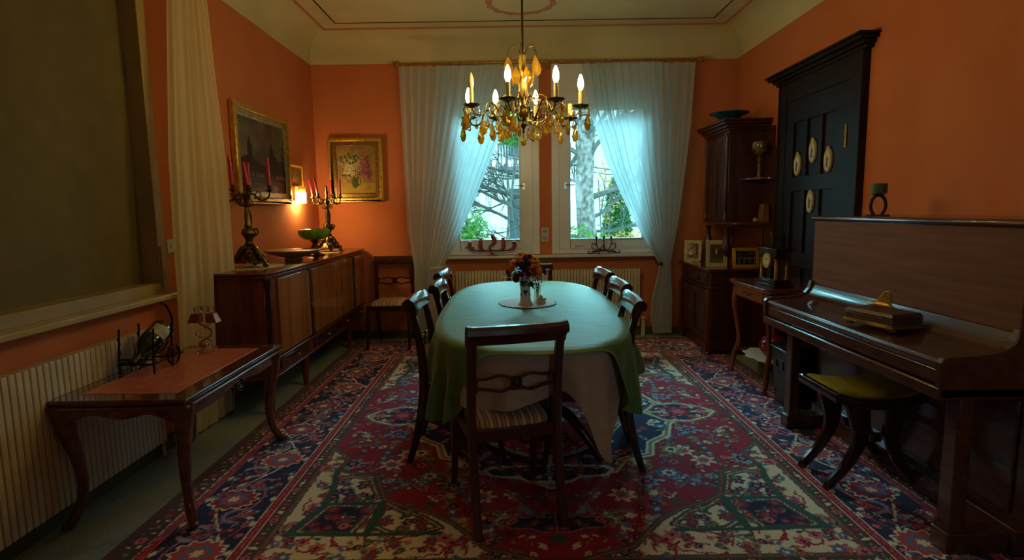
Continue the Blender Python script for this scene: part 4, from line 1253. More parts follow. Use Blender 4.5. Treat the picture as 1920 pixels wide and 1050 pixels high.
for k in range(6):
    a = PI*k/3+0.2
    P = lambda r, z: (CX+r*math.cos(a), CY+r*math.sin(a), z)
    pts = spline([P(0.016, 2.235), P(0.036, 2.20), P(0.026, 2.15), P(0.022, 2.09), P(0.040, 2.045), P(0.075, 2.05)], 5)
    n = len(pts)
    MB().sweep(pts, [0.004+0.009*math.sin(PI*i/(n-1)) for i in range(n)], 0.0025, side=(-math.sin(a), math.cos(a), 0)).build('leaf_bracket', OLDG, t, world=True)
AMBER = mat('amber_crystal', srgb(250,214,84), rough=0.06, trans=0.75, ior=1.45, col2=srgb(236,176,50), scale=20, coat=0.8)
CLEAR = mat('clear_crystal', srgb(245,240,225), rough=0.04, trans=0.95, ior=1.55, col2=srgb(240,235,215), coat=0.3)
def leaf_drop():
    b = MB(); n = 22; v = []
    out = []
    for k in range(n):
        a = 2*PI*k/n
        r = 0.022*(1+0.10*(-1)**k)
        x = r*math.sin(a)*(1.0-0.45*max(0, math.cos(a))); z = -0.042+0.036*math.cos(a)*(1.0+0.25*max(0, math.cos(a)))
        out.append((x, z))
    v = [(0, 0.009, -0.040), (0, -0.009, -0.040)] + [(x, 0.002, z) for x, z in out] + [(x, -0.002, z) for x, z in out]
    f = []
    for k in range(n):
        k2 = (k+1) % n
        f += [(0, 2+k, 2+k2), (1, 2+n+k2, 2+n+k), (2+k, 2+n+k, 2+n+k2, 2+k2)]
    b.add(v, f); b.tube([(0, 0, 0.012), (0, 0, 0)], 0.0012, 5)
    return b
def tear_drop():
    b = MB().lathe([(0, 0), (0.003, -0.004), (0.007, -0.018), (0.0125, -0.034), (0.013, -0.042), (0.009, -0.051), (0, -0.056)], 8)
    b.ball((0, 0, 0.007), 0.006, 8, 5); b.tube([(0, 0, 0.022), (0, 0, 0.010)], 0.001, 5)
    return b
drops = []
def drop(kind, x, y, z, rz, s=1.0):
    key = 'leaf' if kind == 'leaf' else ('amber_tear' if kind == 'amber' else 'tear')
    ref = [d for d in drops if d[0] == key]
    if not ref:
        if key == 'leaf': o = leaf_drop().build('amber_leaf_drop', AMBER, t, smooth=False)
        elif key == 'amber_tear': o = tear_drop().build('amber_teardrop', AMBER, t, smooth=False)
        else: o = tear_drop().build('clear_teardrop', CLEAR, t, smooth=False)
        drops.append((key, o))
    else:
        o = ref[0][1].copy(); C.objects.link(o)
    o.location = (x-CX, y-CY, z-1.80); o.rotation_euler = (0, 0, rz); o.scale = (s, s, s)
RA = 0.345
BULBL = mat('lit_candle_bulb', srgb(255,240,200), rough=0.3, emit=BULB_COL, estr=BULB)
BULBO = mat('unlit_candle_bulb', srgb(236,222,176), rough=0.15, coat=0.4)
SLEEVE = mat('ivory_candle_sleeve', srgb(214,190,120), rough=0.5)
phis = [-15, 30, 75, 120, 165, 210, 255, 300]
rnd = random.Random(9)
for i, ph in enumerate(phis):
    a = R(ph)
    dx, dy = math.sin(a), -math.cos(a)       # 0 degrees points at the camera
    low = 0.03 if ph in (120, 255) else 0.0
    P = lambda r, z: (CX+r*dx, CY+r*dy, z-low*(r/RA))
    pts = spline([P(0.02, 1.93), P(0.06, 1.905), P(0.11, 1.90), P(0.155, 1.935), P(0.19, 1.985), P(0.225, 2.005), P(0.25, 1.985), P(0.262, 1.945), P(0.29, 1.925), P(0.325, 1.935), P(RA, 1.968)], 4)
    b = MB().tube(pts, 0.0052, 7)
    b.tube(spline([P(0.155, 1.935), P(0.165, 1.985), P(0.14, 2.02), P(0.115, 2.0), P(0.13, 1.98)], 5), 0.0035, 6)
    b.tube(spline([P(0.325, 1.935), P(0.37, 1.925), P(0.395, 1.945), P(0.38, 1.97), P(0.365, 1.96)], 5), 0.0035, 6)
    b.tube(spline([P(0.03, 2.0), P(0.07, 2.05), P(0.12, 2.055), P(0.16, 2.02), P(0.19, 1.99)], 5), 0.0032, 6)
    arm = b.build('arm', DARKB, t, world=True)
    px, py = CX+RA*dx, CY+RA*dy; zb = 1.968-low
    MB().lathe([(0, -0.004), (0.012, -0.006), (0.018, 0.0), (0.036, 0.004), (0.046, 0.011), (0.048, 0.014), (0.036, 0.008), (0.016, 0.008), (0.016, 0.022), (0, 0.022)], 32, (px, py, zb), lobes=8, amp=0.06).build('drip_pan', DARKB, arm, world=True)
    MB().lathe([(0, 0.018), (0.0125, 0.018), (0.0125, 0.098), (0.009, 0.100), (0, 0.100)], 14, (px, py, zb)).build('candle_sleeve', SLEEVE, arm, world=True)
    if ph != 120:
        lit = ph != 300
        MB().lathe([(0.008, 0.096), (0.0105, 0.104), (0.016, 0.120), (0.0175, 0.135), (0.0155, 0.155), (0.009, 0.176), (0.003, 0.188), (0, 0.190)], 14, (px, py, zb)).build('candle_bulb', BULBL if lit else BULBO, arm, world=True)
    # drops from the pan rim
    for j in range(4):
        q = a + R(90*j+20*math.sin(i*3+j))
        rx, ry = px+0.046*math.sin(q), py-0.046*math.cos(q)
        drop('clear' if j % 2 else ('amber' if (i+j) % 3 else 'clear'), rx, ry, zb-0.012-0.004*(j % 2), rnd.uniform(0, 3), rnd.uniform(0.75, 1.0))
    drop('leaf', CX+0.385*dx, CY+0.385*dy, 1.925-low, rnd.uniform(-0.8, 0.8), 1.15)
    drop('leaf', CX+0.27*dx, CY+0.27*dy, 1.905-low, rnd.uniform(-1.2, 1.2), 1.15)
    drop('clear', CX+0.225*dx, CY+0.225*dy, 1.975-low, rnd.uniform(0, 3), 1.1)
    drop('amber' if i % 2 else 'clear', CX+0.16*dx, CY+0.16*dy, 1.905, rnd.uniform(0, 3), 1.25)
    drop('clear' if i % 2 else 'leaf', CX+0.105*dx, CY+0.105*dy, 1.885, rnd.uniform(0, 3), 1.0)
    if i % 2 == 0:
        drop('amber', CX+0.20*dx, CY+0.20*dy, 1.885, rnd.uniform(0, 3), 1.2)
drop('leaf', CX, CY, 1.832, 0.2, 0.9)
for k in range(6):
    a = PI*k/3+0.35
    P = lambda r, z: (CX+r*math.cos(a), CY+r*math.sin(a), z)
    MB().tube(spline([P(0.012, 2.28), P(0.03, 2.33), P(0.065, 2.345), P(0.088, 2.315), P(0.092, 2.28)], 5), 0.0018, 5).build('crown_wire', DARKB, t, world=True)
    drop('leaf', CX+0.092*math.cos(a), CY+0.092*math.sin(a), 2.27, k*1.1, 1.15)
    drop('leaf', CX+0.060*math.cos(a+0.5), CY+0.060*math.sin(a+0.5), 2.21, k*0.9, 1.2)

# ------------------------------------------------------------------ low marble-topped table at the left wall
t = thing('low_table', 'low polished table with a pink marble top under the left window', 'table', (-1.70, 2.84, 0))
x0, x1, y0, y1 = -1.985, -1.405, 2.34, 3.335
zt = 0.60
MARBLE = mat('pink_marble', srgb(224,128,98), rough=0.3, coat=0.2, col2=srgb(192,100,76), scale=34, detail=8)
MB().box(x0+0.075, x1-0.085, y0+0.085, y1-0.085, zt-0.02, zt+0.002).build('marble_top', MARBLE, t, world=True, bevel=0.002)
b = MB()
for z0, z1, g_ in ((zt-0.004, zt, 0.0), (zt-0.016, zt-0.006, 0.008), (zt-0.028, zt-0.018, -0.004), (zt-0.044, zt-0.030, 0.010)):
    b.box(x0-g_, x0+0.075, y0-g_, y1+g_, z0, z1); b.box(x1-0.085, x1+g_, y0-g_, y1+g_, z0, z1)
    b.box(x0+0.075, x1-0.085, y0-g_, y0+0.085, z0, z1); b.box(x0+0.075, x1-0.085, y1-0.085, y1+g_, z0, z1)
b.box(x0+0.02, x1-0.02, y0+0.02, y1-0.02, zt-0.05, zt-0.021)
for g_, z_, r_ in ((0.001, zt-0.007, 0.0085), (0.008, zt-0.036, 0.009)):
    b.tube([(x0-g_, y0-g_, z_), (x1+g_, y0-g_, z_), (x1+g_, y1+g_, z_), (x0-g_, y1+g_, z_), (x0-g_, y0-g_+0.02, z_)], r_, 10)
b.build('moulded_rim', TABWOOD, t, world=True, bevel=0.0055)
# scalloped aprons
def apron_long(x, th_):
    pts = [(y0+0.03, zt-0.045), (y1-0.03, zt-0.045), (y1-0.03, zt-0.16)]
    L = y1-y0-0.06
    for k in range(1, 24):
        u = k/24
        z = zt-0.085-0.028*math.cos(4*PI*u+0)*(-1)*0.5 - 0.05*(abs(2*u-1)**4) - (0.03*math.exp(-((u-0.5)/0.07)**2))
        pts.append((y1-0.03-L*u, z))
    pts.append((y0+0.03, zt-0.16))
    return MB().prism(pts, x, x+th_, 'x')
apron_long(x1-0.03, 0.018).build('apron', TABWOOD, t, world=True, bevel=0.003)
apron_long(x0+0.012, 0.018).build('apron', TABWOOD, t, world=True, bevel=0.003)
for y in (y0+0.012, y1-0.03):
    pts = [(x0+0.03, zt-0.045), (x1-0.03, zt-0.045), (x1-0.03, zt-0.15)]
    for k in range(1, 16):
        u = k/16; pts.append((x1-0.03-(x1-x0-0.06)*u, zt-0.08-0.05*abs(2*u-1)**4-0.012*math.cos(4*PI*u)))
    pts.append((x0+0.03, zt-0.15))
    MB().prism(pts, y, y+0.018, 'y').build('apron', TABWOOD, t, world=True, bevel=0.003)
b = MB(); rnd = random.Random(2)
for k in range(12): b.ball((x1-0.008, (y0+y1)/2+rnd.uniform(-0.03, 0.03), zt-0.10+rnd.uniform(-0.028, 0.022)), rnd.uniform(0.009, 0.014), 8, 6)
b.build('carved_rosette', EBONY, t, world=True)
for lx, ly, sx, sy in ((x1-0.035, y0+0.035, 1, -1), (x1-0.035, y1-0.035, 1, 1), (x0+0.035, y0+0.035, -1, -1), (x0+0.035, y1-0.035, -1, 1)):
    d = 0.7071
    offs = [(0, 0.01, 0.046), (-0.05, 0.006, 0.046), (-0.14, -0.002, 0.036), (-0.26, -0.022, 0.027), (-0.38, -0.032, 0.022), (-0.48, -0.018, 0.020), (-0.545, 0.010, 0.022), (-0.578, 0.03, 0.018)]
    pts = spline([(lx+sx*o*0.8, ly+sy*o*0.8, zt-0.02+dz*(0.978)) for dz, o, r_ in offs], 4)
    rr = []
    for k in range(len(offs)-1): rr += [offs[k][2]+(offs[k+1][2]-offs[k][2])*q/4 for q in range(4)]
    rr.append(offs[-1][2])
    lg = MB().tube(pts, rr, 12).build('leg', TABWOOD, t, world=True)
    MB().ball((lx+sx*0.030, ly+sy*0.030, 0.026), (0.018, 0.018, 0.014), 10, 6).build('toe', TABWOOD, lg, world=True)

# bottle in an iron cradle shaped like a gun carriage
t = thing('bottle_cradle', 'black twisted iron wine cradle with two spoked wheels on the low table', 'cradle', (-1.86, 2.83, zt))
b = MB()
def wheel(x, y, r):
    b.tube([(x, y+r*math.cos(a*PI/12), zt+r+0.006+r*math.sin(a*PI/12)) for a in range(25)], 0.006, 7)
    for k in range(4): b.tube([(x, y+r*math.cos(k*PI/4), zt+r+0.006+r*math.sin(k*PI/4)), (x, y-r*math.cos(k*PI/4), zt+r+0.006-r*math.sin(k*PI/4))], 0.0025, 5)
for wx in (-1.945, -1.775):
    b = MB(); wheel(wx, 2.90, 0.05); b.build('wheel', IRON, t, world=True)
b = MB()
for x in (-1.945, -1.775):
    for dy in (2.73, 2.88):
        b.tube(spline([(x, dy, zt+0.004), (x, dy+0.005, zt+0.10), (x, dy+0.02, zt+0.20), (x, dy+0.02, zt+0.225)]), 0.005, 6)
        b.tube([(x+0.006*math.cos(q*1.1), dy+0.012+0.006*math.sin(q*1.1), zt+0.01+0.008*q) for q in range(26)], 0.0022, 5)
    b.tube([(x, 2.72, zt+0.05), (x, 2.98, zt+0.05)], 0.005, 6)
for z, y in ((0.05, 2.73), (0.075, 2.73), (0.05, 2.89)): b.tube([(-1.945, y, zt+z), (-1.775, y, zt+z)], 0.005, 6)
b.tube(spline([(-1.86, 2.73, zt+0.05), (-1.86, 2.80, zt+0.06), (-1.86, 2.96, zt+0.08), (-1.86, 3.05, zt+0.20), (-1.855, 3.0, zt+0.30), (-1.84, 2.93, zt+0.325)]), 0.0055, 6)
b.build('frame', IRON, t, world=True)
t = thing('wine_bottle', 'dark green wine bottle lying neck forward in the iron cradle', 'bottle', (-1.86, 2.97, zt+0.185))
bb = MB().lathe([(0, 0.0), (0.05, 0.0), (0.058, 0.012), (0.058, 0.15), (0.048, 0.185), (0.020, 0.225), (0.016, 0.24), (0.0155, 0.275), (0.018, 0.28), (0.018, 0.295), (0.013, 0.298), (0, 0.298)], 28)
o = bb.build('glass', mat('dark_green_glass', srgb(14,36,22), rough=0.06, coat=0.8, col2=srgb(10,28,18)), t)
l2 = MB().lathe([(0.0588, 0.04), (0.0594, 0.04), (0.0594, 0.115), (0.0588, 0.115)], 28); l2.f = [q for q in l2.f if len(q) == 4 and (q[0] % 28) < 7]
o2 = l2.build('paper_label', mat('cream_paper_label', srgb(196,186,150), rough=0.7), t, solid=0.0006)
l3 = MB().lathe([(0.0162, 0.245), (0.0185, 0.275), (0.0188, 0.299), (0.0, 0.300)], 20)
o3 = l3.build('foil_capsule', mat('brown_foil', srgb(70,38,26), rough=0.35, metal=0.5), t)
for q in (o, o2, o3): q.rotation_euler = (R(180-66), 0, 0)
# copper and glass candle sculpture
t = thing('tealight_sculpture', 'glass and copper spiral tealight holder with three glass cubes on the low table', 'holder', (-1.755, 3.17, zt))
COPPER = mat('copper_glass', srgb(176,94,50), rough=0.35, metal=0.5)
b = MB().lathe([(0, 0.0), (0.045, 0.0), (0.046, 0.008), (0.03, 0.02), (0.012, 0.055), (0, 0.06)], 16); b.build('glass_base', CLEAR, t)
b = MB().tube([(0.006+0.034*math.cos(q*0.33+2), 0.02*math.sin(q*0.33+2), 0.02+0.0068*q) for q in range(26)], [0.010-0.004*abs(q-12)/13 for q in range(26)], 7, 0.5); b.build('copper_spiral', COPPER, t)
b = MB().tube([(-0.004+0.036*math.cos(-q*0.36+1), 0.02*math.sin(q*0.36), 0.03+0.0068*q) for q in range(22)], 0.004, 7); b.build('glass_spiral', CLEAR, t)
for x, dz in ((-0.036, 0.0), (0.004, 0.004), (0.044, 0.0)):
    MB().obox((x, 0.01, 0.245+dz), (0.032, 0.032, 0.036), (0, 0, 0.2)).build('glass_cube', CLEAR, t, bevel=0.003)
for x, s in ((-0.035, -1), (0.045, 1)):
    MB().add([(x-0.022, -0.02, 0.225), (x+0.022, -0.02, 0.225), (x+0.022, 0.02, 0.225), (x-0.022, 0.02, 0.225), (x-0.03+0.012*s, -0.03, 0.175), (x+0.03+0.012*s, -0.03, 0.175), (x+0.03+0.012*s, 0.03, 0.175), (x-0.03+0.012*s, 0.03, 0.175)],
             [(0,1,2,3), (4,5,6,7)[::-1], (0,4,5,1), (1,5,6,2), (2,6,7,3), (3,7,4,0)]).build('copper_shade', COPPER, t)

# ------------------------------------------------------------------ sill candleholders
PINKENAM = mat('worn_pink_and_blue_metal', srgb(196,70,92), rough=0.35, col2=srgb(52,60,74), scale=26, coat=0.3)
DKIRON = mat('dark_blue_iron', srgb(40,46,62), rough=0.35, metal=0.5, coat=0.3)
t = thing('horn_candelabrum', 'five-armed candelabrum with red horn-shaped holders on the left window sill', 'candelabrum', (-0.208, 6.078, 0.897))
MB().lathe([(0, 0), (0.062, 0.0), (0.06, 0.008), (0.03, 0.016), (0.012, 0.03), (0.010, 0.05), (0.016, 0.055), (0, 0.065)], 24, (0, 0, 0), sy=0.8).build('base', PINKENAM, t)
ends = [(-0.235, 0.155), (-0.12, 0.195), (0.0, 0.235), (0.12, 0.195), (0.235, 0.155)]
for i, (ex, ez) in enumerate(ends):
    if i == 2: pts = [(0, 0, 0.05), (-0.03, 0, 0.09), (0.03, 0, 0.15), (0.0, 0, ez-0.02)]
    else: pts = [(0, 0, 0.055), (ex*0.45, 0, 0.052), (ex*0.85, 0, 0.065), (ex*1.02, 0, 0.10), (ex, 0, ez-0.02)]
    p = spline(pts, 6); n = len(p)
    a = MB().tube(p, [0.007+0.010*max(0, (k/(n-1)-0.45))**1 for k in range(n)], 9).build('arm', DKIRON, t)
    k0 = int(n*0.42)
    MB().tube(p[k0:], [0.011+0.012*math.sin(min(1, (k/(n-k0-1)))*2.4) for k in range(n-k0)], 10).lathe([(0.010, -0.01), (0.020, 0.0), (0.021, 0.008), (0.012, 0.010), (0, 0.01)], 16, (ex, 0, ez-0.01)).build('horn', PINKENAM, a)
t = thing('three_light_candlestick', 'dark scrolled iron candleholder for three candles on the right window sill', 'candlestick', (0.99, 6.078, 0.897))
b = MB()
for s in (-1, 1):
    b.tube(spline([(0, 0, 0.035), (s*0.06, 0, 0.030), (s*0.12, 0, 0.018), (s*0.16, 0, 0.010), (s*0.172, 0, 0.025), (s*0.155, 0, 0.032)], 6), 0.006, 7)
    b.tube(spline([(s*0.02, 0, 0.04), (s*0.08, 0, 0.045), (s*0.125, 0, 0.07), (s*0.12, 0, 0.115), (s*0.09, 0, 0.115), (s*0.095, 0, 0.095)], 6), 0.0045, 7)
    b.tube(spline([(0, 0, 0.045), (s*0.05, 0, 0.055), (s*0.078, 0, 0.10), (s*0.078, 0, 0.165)], 6), 0.005, 7)
    b.tube(spline([(s*0.05, 0, 0.030), (s*0.055, -0.03, 0.012), (s*0.06, -0.045, 0.005)], 5), 0.005, 6)
b.tube([(0, 0, 0.035), (0, 0, 0.165)], 0.006, 7)
b.build('frame', DKIRON, t)
MB().tube(spline([(-0.13, -0.004, 0.03), (-0.05, -0.006, 0.05), (0.0, -0.006, 0.10), (0.02, -0.006, 0.05), (0.13, -0.004, 0.03)], 6), 0.006, 6).build('pink_ribbon', PINKENAM, t)
for x in (-0.078, 0, 0.078):
    MB().lathe([(0, 0.160), (0.018, 0.162), (0.019, 0.167), (0.011, 0.168), (0.013, 0.190), (0.010, 0.190), (0.009, 0.172), (0, 0.172)], 14, (x, 0, 0)).build('candle_cup', DKIRON, t)

# ------------------------------------------------------------------ centre of the dining table
doily('table_doily', 'round white lace doily under the vase on the green cloth', (0.10, 3.70), 0.185, 0.20, TT, LACE)
ZD = TT+0.003
t = thing('porcelain_vase', 'white porcelain vase with dark painted motifs holding the orange bouquet', 'vase', (0.085, 3.62, ZD))
PORC = mat('white_porcelain', srgb(224,216,200), rough=0.12, coat=0.6, col2=srgb(218,208,190))
MB().lathe([(0, 0), (0.046, 0.0), (0.047, 0.006), (0.037, 0.02), (0.033, 0.05), (0.032, 0.09), (0.035, 0.13), (0.042, 0.16), (0.046, 0.168), (0.042, 0.168), (0.032, 0.14), (0.028, 0.09), (0.028, 0.02), (0, 0.018)], 32).build('vase_body', PORC, t)
b = MB()
for cx_, cz, rx, rz_ in ((0, 0.085, 0.010, 0.011), (-0.009, 0.092, 0.006, 0.006), (0.009, 0.092, 0.006, 0.006), (0, 0.066, 0.0022, 0.012), (-0.028, 0.07, 0.004, 0.012), (0.028, 0.07, 0.004, 0.012)):
    y = -math.sqrt(max(0.0001, 0.0335**2-cx_**2)); b.ball((cx_, y, cz), (rx, 0.0018, rz_), 10, 6)
for k in range(16):
    u = -1+2*k/15; x = 0.033*u; y = -math.sqrt(max(0.00005, 0.0385**2-x*x)); b.ball((x, y, 0.128+0.006*math.sin(6*u)), (0.0035, 0.0018, 0.004), 8, 5)
b.build('painted_motif', mat('dark_blue_glaze', srgb(46,50,66), rough=0.2), t)
# bouquet: held by the vase, every bloom its own part
bq = thing('bouquet', 'bouquet of orange roses, yellow daisies and dark red flowers in the porcelain vase', 'bouquet', (0.085, 3.62, ZD+0.15))
ORP = mat('orange_rose_petal', srgb(250,150,50), rough=0.6, col2=srgb(240,112,44), scale=30)
YEP = mat('yellow_petal', srgb(242,180,20), rough=0.6, col2=srgb(230,150,10), scale=30)
MAG = mat('magenta_petal', srgb(170,34,100), rough=0.6, col2=srgb(110,20,80), scale=30)
DRD = mat('dark_red_petal', srgb(120,18,34), rough=0.6, col2=srgb(70,10,26), scale=30)
PUR = mat('purple_petal', srgb(90,40,140), rough=0.6)
LEAF = mat('dark_green_leaf', srgb(34,58,30), rough=0.5, col2=srgb(22,42,26), scale=20)
DCEN = mat('dark_flower_centre', srgb(36,22,16), rough=0.9)
def rose(name, c, r, m, parent, tilt=(0, -1, 0.6)):
    d = Vector(tilt).normalized(); q = d.to_track_quat('Z', 'Y').to_matrix()
    b = MB()
    for ring, (nr, rr, op) in enumerate(((3, 0.30, 0.1), (5, 0.55, 0.35), (6, 0.8, 0.75), (7, 1.0, 1.15))):
        for k in range(nr):
            a0 = 2*PI*k/nr + ring*0.6
            def fn(u, v, a0=a0, nr=nr, rr=rr, op=op):
                a = a0 + (u-0.5)*2*PI/nr*1.5
                rad = r*rr*(0.25+0.75*v**0.7)*(1-0.12*abs(2*u-1)**2*v)
                z = r*(1.0-0.35*op)*v*(1-0.25*abs(2*u-1)**2) - r*0.30*op*v**3 - r*0.25
                p = q @ Vector((rad*math.cos(a), rad*math.sin(a), z))
                return (c[0]+p.x, c[1]+p.y, c[2]+p.z)
            b.grid(fn, 5, 4)
    return b.build(name, m, parent, norm=False, solid=0.0008)
def daisy(name, c, r, m, parent, n=18, tilt=(0, -1, 0.8), cm=DCEN):
    d = Vector(tilt).normalized(); q = d.to_track_quat('Z', 'Y').to_matrix()
    b = MB()
    for k in range(n*2):
        a = 2*PI*k/n + (PI/n if k >= n else 0); L = r*(1 if k < n else 0.8); w = r*0.17; h = 0.0 if k < n else 0.10*r
        ca, sa = math.cos(a), math.sin(a)
        pts = []
        for (s, o, z) in ((0.25, 0, 0), (0.6, w, 0.12*r), (1.0, 0, 0.02*r), (0.6, -w, 0.12*r)):
            p = q @ Vector((L*s*ca-o*sa, L*s*sa+o*ca, z+h)); pts.append((c[0]+p.x, c[1]+p.y, c[2]+p.z))
        b.add(pts, [(0, 1, 2, 3)])
    o = b.build(name, m, parent, smooth=False, norm=False, solid=0.001)
    b = MB(); p = q @ Vector((0, 0, 0.05*r)); b.ball((c[0]+p.x, c[1]+p.y, c[2]+p.z), r*0.3, 10, 6); b.build('flower_centre', cm, o)
    return o
rose('orange_rose', (0.062, -0.035, 0.078), 0.050, ORP, bq, (0.25, -1, 0.45))
rose('orange_rose', (-0.085, -0.01, 0.10), 0.046, ORP, bq, (-1, -0.5, 0.35))
rose('orange_rose', (-0.045, 0.01, 0.115), 0.036, ORP, bq, (-0.6, -0.4, 0.9))
daisy('yellow_daisy', (-0.030, 0.0, 0.170), 0.036, YEP, bq, tilt=(-0.2, -0.45, 1))
daisy('yellow_daisy', (0.060, 0.0, 0.140), 0.038, YEP, bq, tilt=(0.3, -0.5, 1))
daisy('yellow_daisy', (0.085, 0.03, 0.120), 0.030, YEP, bq, tilt=(0.7, -0.3, 1))
rnd = random.Random(21)
for c, r in (((0.010, 0.01, 0.155), 0.026), ((0.028, -0.005, 0.160), 0.022), ((-0.055, -0.045, 0.045), 0.022), ((-0.020, -0.055, 0.050), 0.020)):
    rose('magenta_bloom', c, r, MAG, bq, (rnd.uniform(-.4, .4), -1, 0.8))
for c, r in (((0.0, -0.05, 0.085), 0.024), ((-0.06, -0.03, 0.02), 0.024), ((0.02, -0.055, 0.055), 0.020), ((0.10, 0.0, 0.07), 0.022), ((-0.025, -0.04, 0.12), 0.02), ((0.02, -0.03, 0.115), 0.022)):
    rose('dark_red_bloom', c, r, DRD, bq, (rnd.uniform(-.6, .6), -1, 0.5))
for c in ((0.115, -0.01, 0.085), (0.125, 0.0, 0.06), (-0.11, 0.0, 0.065)):
    daisy('purple_aster', c, 0.024, PUR, bq, 12, (0.8*math.copysign(1, c[0]), -0.7, 0.2))
b = MB()
def leafq(b, c, d, L, w, upv=(0, 0, 1), bend=0.2):
    c = Vector(c); d = Vector(d).normalized(); s = d.cross(Vector(upv)).normalized(); n = s.cross(d)
    pts = []
    K = 5
    for k in range(K+1):
        u = k/K; ww = w*math.sin(PI*min(1, u*0.9+0.08)); p = c+d*L*u-n*bend*L*u*u
        pts += [p-s*ww, p-n*ww*0.25, p+s*ww]
    f = []
    for k in range(K):
        for j in range(2): f.append((k*3+j, k*3+j+1, k*3+j+4, k*3+j+3))
    b.add(pts, f)
for k in range(110):
    a = rnd.uniform(0, 2*PI); e = rnd.uniform(-0.35, 1.2); r = rnd.uniform(0.02, 0.075)
    d = Vector((math.cos(a)*math.cos(e), math.sin(a)*math.cos(e), math.sin(e)))
    leafq(b, Vector((0, 0, 0.06))+Vector((d.x*r*1.1, d.y*r*0.8, d.z*r)), d+Vector((rnd.uniform(-.6, .6), rnd.uniform(-.6, .6), rnd.uniform(-.3, .4))), rnd.uniform(0.03, 0.055), rnd.uniform(0.010, 0.017))
for d, L in (((0.9, -0.3, -0.5), 0.075), ((-0.2, -1, -0.35), 0.07), ((0.6, -0.6, -0.6), 0.08), ((-0.8, -0.2, -0.1), 0.06)):
    leafq(b, (0.02*d[0], 0.02*d[1], 0.02), d, L, 0.022)
b.build('foliage', LEAF, bq, norm=False, solid=0.0006)
b = MB()
for k in range(9):
    a = 2*PI*k/9; b.tube([(0.012*math.cos(a), 0.012*math.sin(a), -0.11), (0.018*math.cos(a), 0.018*math.sin(a), 0.0), (0.04*math.cos(a), 0.03*math.sin(a), 0.07)], 0.0022, 5)
b.build('stems', LEAF, bq)
leaf2 = MB(); leafq(leaf2, (-0.05, 0, 0.025), (-1, -0.1, 0.08), 0.11, 0.006, bend=0.03); leaf2.build('long_blade_leaf', LEAF, bq, norm=False, solid=0.0006)

t = thing('glass_vase', 'small clear glass vase with dark sprigs beside the porcelain vase', 'vase', (0.168, 3.74, ZD))
MB().lathe([(0, 0), (0.022, 0.0), (0.023, 0.008), (0.021, 0.05), (0.023, 0.12), (0.021, 0.12), (0.019, 0.05), (0.020, 0.012), (0, 0.010)], 24).build('glass', CLEAR, t)
sg = thing('sprig_bunch', 'dark green sprigs with red berries in the small glass vase', 'sprigs', (0.168, 3.74, ZD+0.02))
b = MB()
for k in range(6):
    a = k*1.1; b.tube([(0.006*math.cos(a), 0.006*math.sin(a), 0.0), (0.010*math.cos(a+1), 0.008*math.sin(a+1), 0.09), (0.022*math.cos(a+1.5), 0.02*math.sin(a+1.5), 0.16)], 0.0018, 5)
for k in range(26):
    a = rnd.uniform(0, 6.28); z = rnd.uniform(0.05, 0.20)
    leafq(b, (0.012*math.cos(a), 0.012*math.sin(a), z), (math.cos(a), math.sin(a), rnd.uniform(-0.2, 0.9)), rnd.uniform(0.025, 0.045), 0.009)
leafq(b, (0.01, 0, 0.19), (1, -0.1, 0.25), 0.085, 0.016)
b.build('sprigs', LEAF, sg, norm=False, solid=0.0006)
b = MB()
for k in range(9): b.ball((0.03*math.cos(k*2.4), 0.02*math.sin(k*2.4), 0.11+0.008*k), 0.006, 8, 6)
b.build('berries', DRD, sg)
t = thing('porcelain_pot', 'little white porcelain pot with a gold rim in front of the glass vase', 'pot', (0.187, 3.655, ZD))
MB().lathe([(0, 0), (0.030, 0), (0.033, 0.004), (0.033, 0.034), (0, 0.034)], 28).build('pot_body', mat('cream_porcelain', srgb(226,204,168), rough=0.15, coat=0.5), t)
MB().lathe([(0.0335, 0.030), (0.0345, 0.032), (0.0345, 0.037), (0.030, 0.038), (0, 0.037)], 28).build('rim', BRASS, t)
MB().ball((0, 0, 0.046), (0.012, 0.012, 0.011), 12, 8).build('lid_knob', mat('cream_wax', srgb(226,206,160), rough=0.5), t)

# ------------------------------------------------------------------ tall buffet in the right back corner
t = thing('buffet_cabinet', 'tall carved walnut buffet with an upper cupboard in the right back corner', 'cabinet', (2.1, 5.63, 0))
bx0, bx1, by0, by1, bz = 1.835, 2.375, 5.19, 6.08, 0.815
b = MB()
b.box(bx0, bx1, by0, by1, 0.12, 0.62); b.box(bx0-0.015, bx1, by0-0.01, by1+0.01, 0.62, 0.645)
b.box(bx0-0.005, bx1, by0-0.002, by1, 0.645, bz-0.03); b.box(bx0-0.012, bx1, by0-0.01, by1+0.01, 0.04, 0.12)
b.build('base_body', BUFFET, t, world=True, bevel=0.006)
b = MB().box(bx0-0.035, bx1, by0-0.03, by1+0.02, bz-0.012, bz); b.box(bx0-0.022, bx1, by0-0.018, by1+0.012, bz-0.030, bz-0.012)
b.build('base_top', REDWOOD, t, world=True, bevel=0.005)
for y in (by0+0.03, by1-0.03):
    b = MB().lathe([(0.03, 0.12), (0.032, 0.16), (0.022, 0.18), (0.026, 0.20), (0.018, 0.24), (0.018, 0.5), (0.024, 0.56), (0.028, 0.60), (0.022, 0.62)], 12, (bx0-0.012, y, 0))
    b.box(bx0-0.035, bx0+0.01, y-0.028, y+0.028, 0.04, 0.12)
    b.build('corner_pilaster', REDWOOD, t, world=True)
    MB().lathe([(0.02, 0), (0.035, 0.004), (0.038, 0.02), (0.028, 0.038), (0.03, 0.045)], 14, (bx0+0.0, y, 0)).build('bun_foot', BUFFET, t, world=True)
MB().lathe([(0.02, 0), (0.035, 0.004), (0.038, 0.02), (0.028, 0.038), (0.03, 0.045)], 14, (bx1-0.05, by0+0.03, 0)).build('bun_foot', BUFFET, t, world=True)
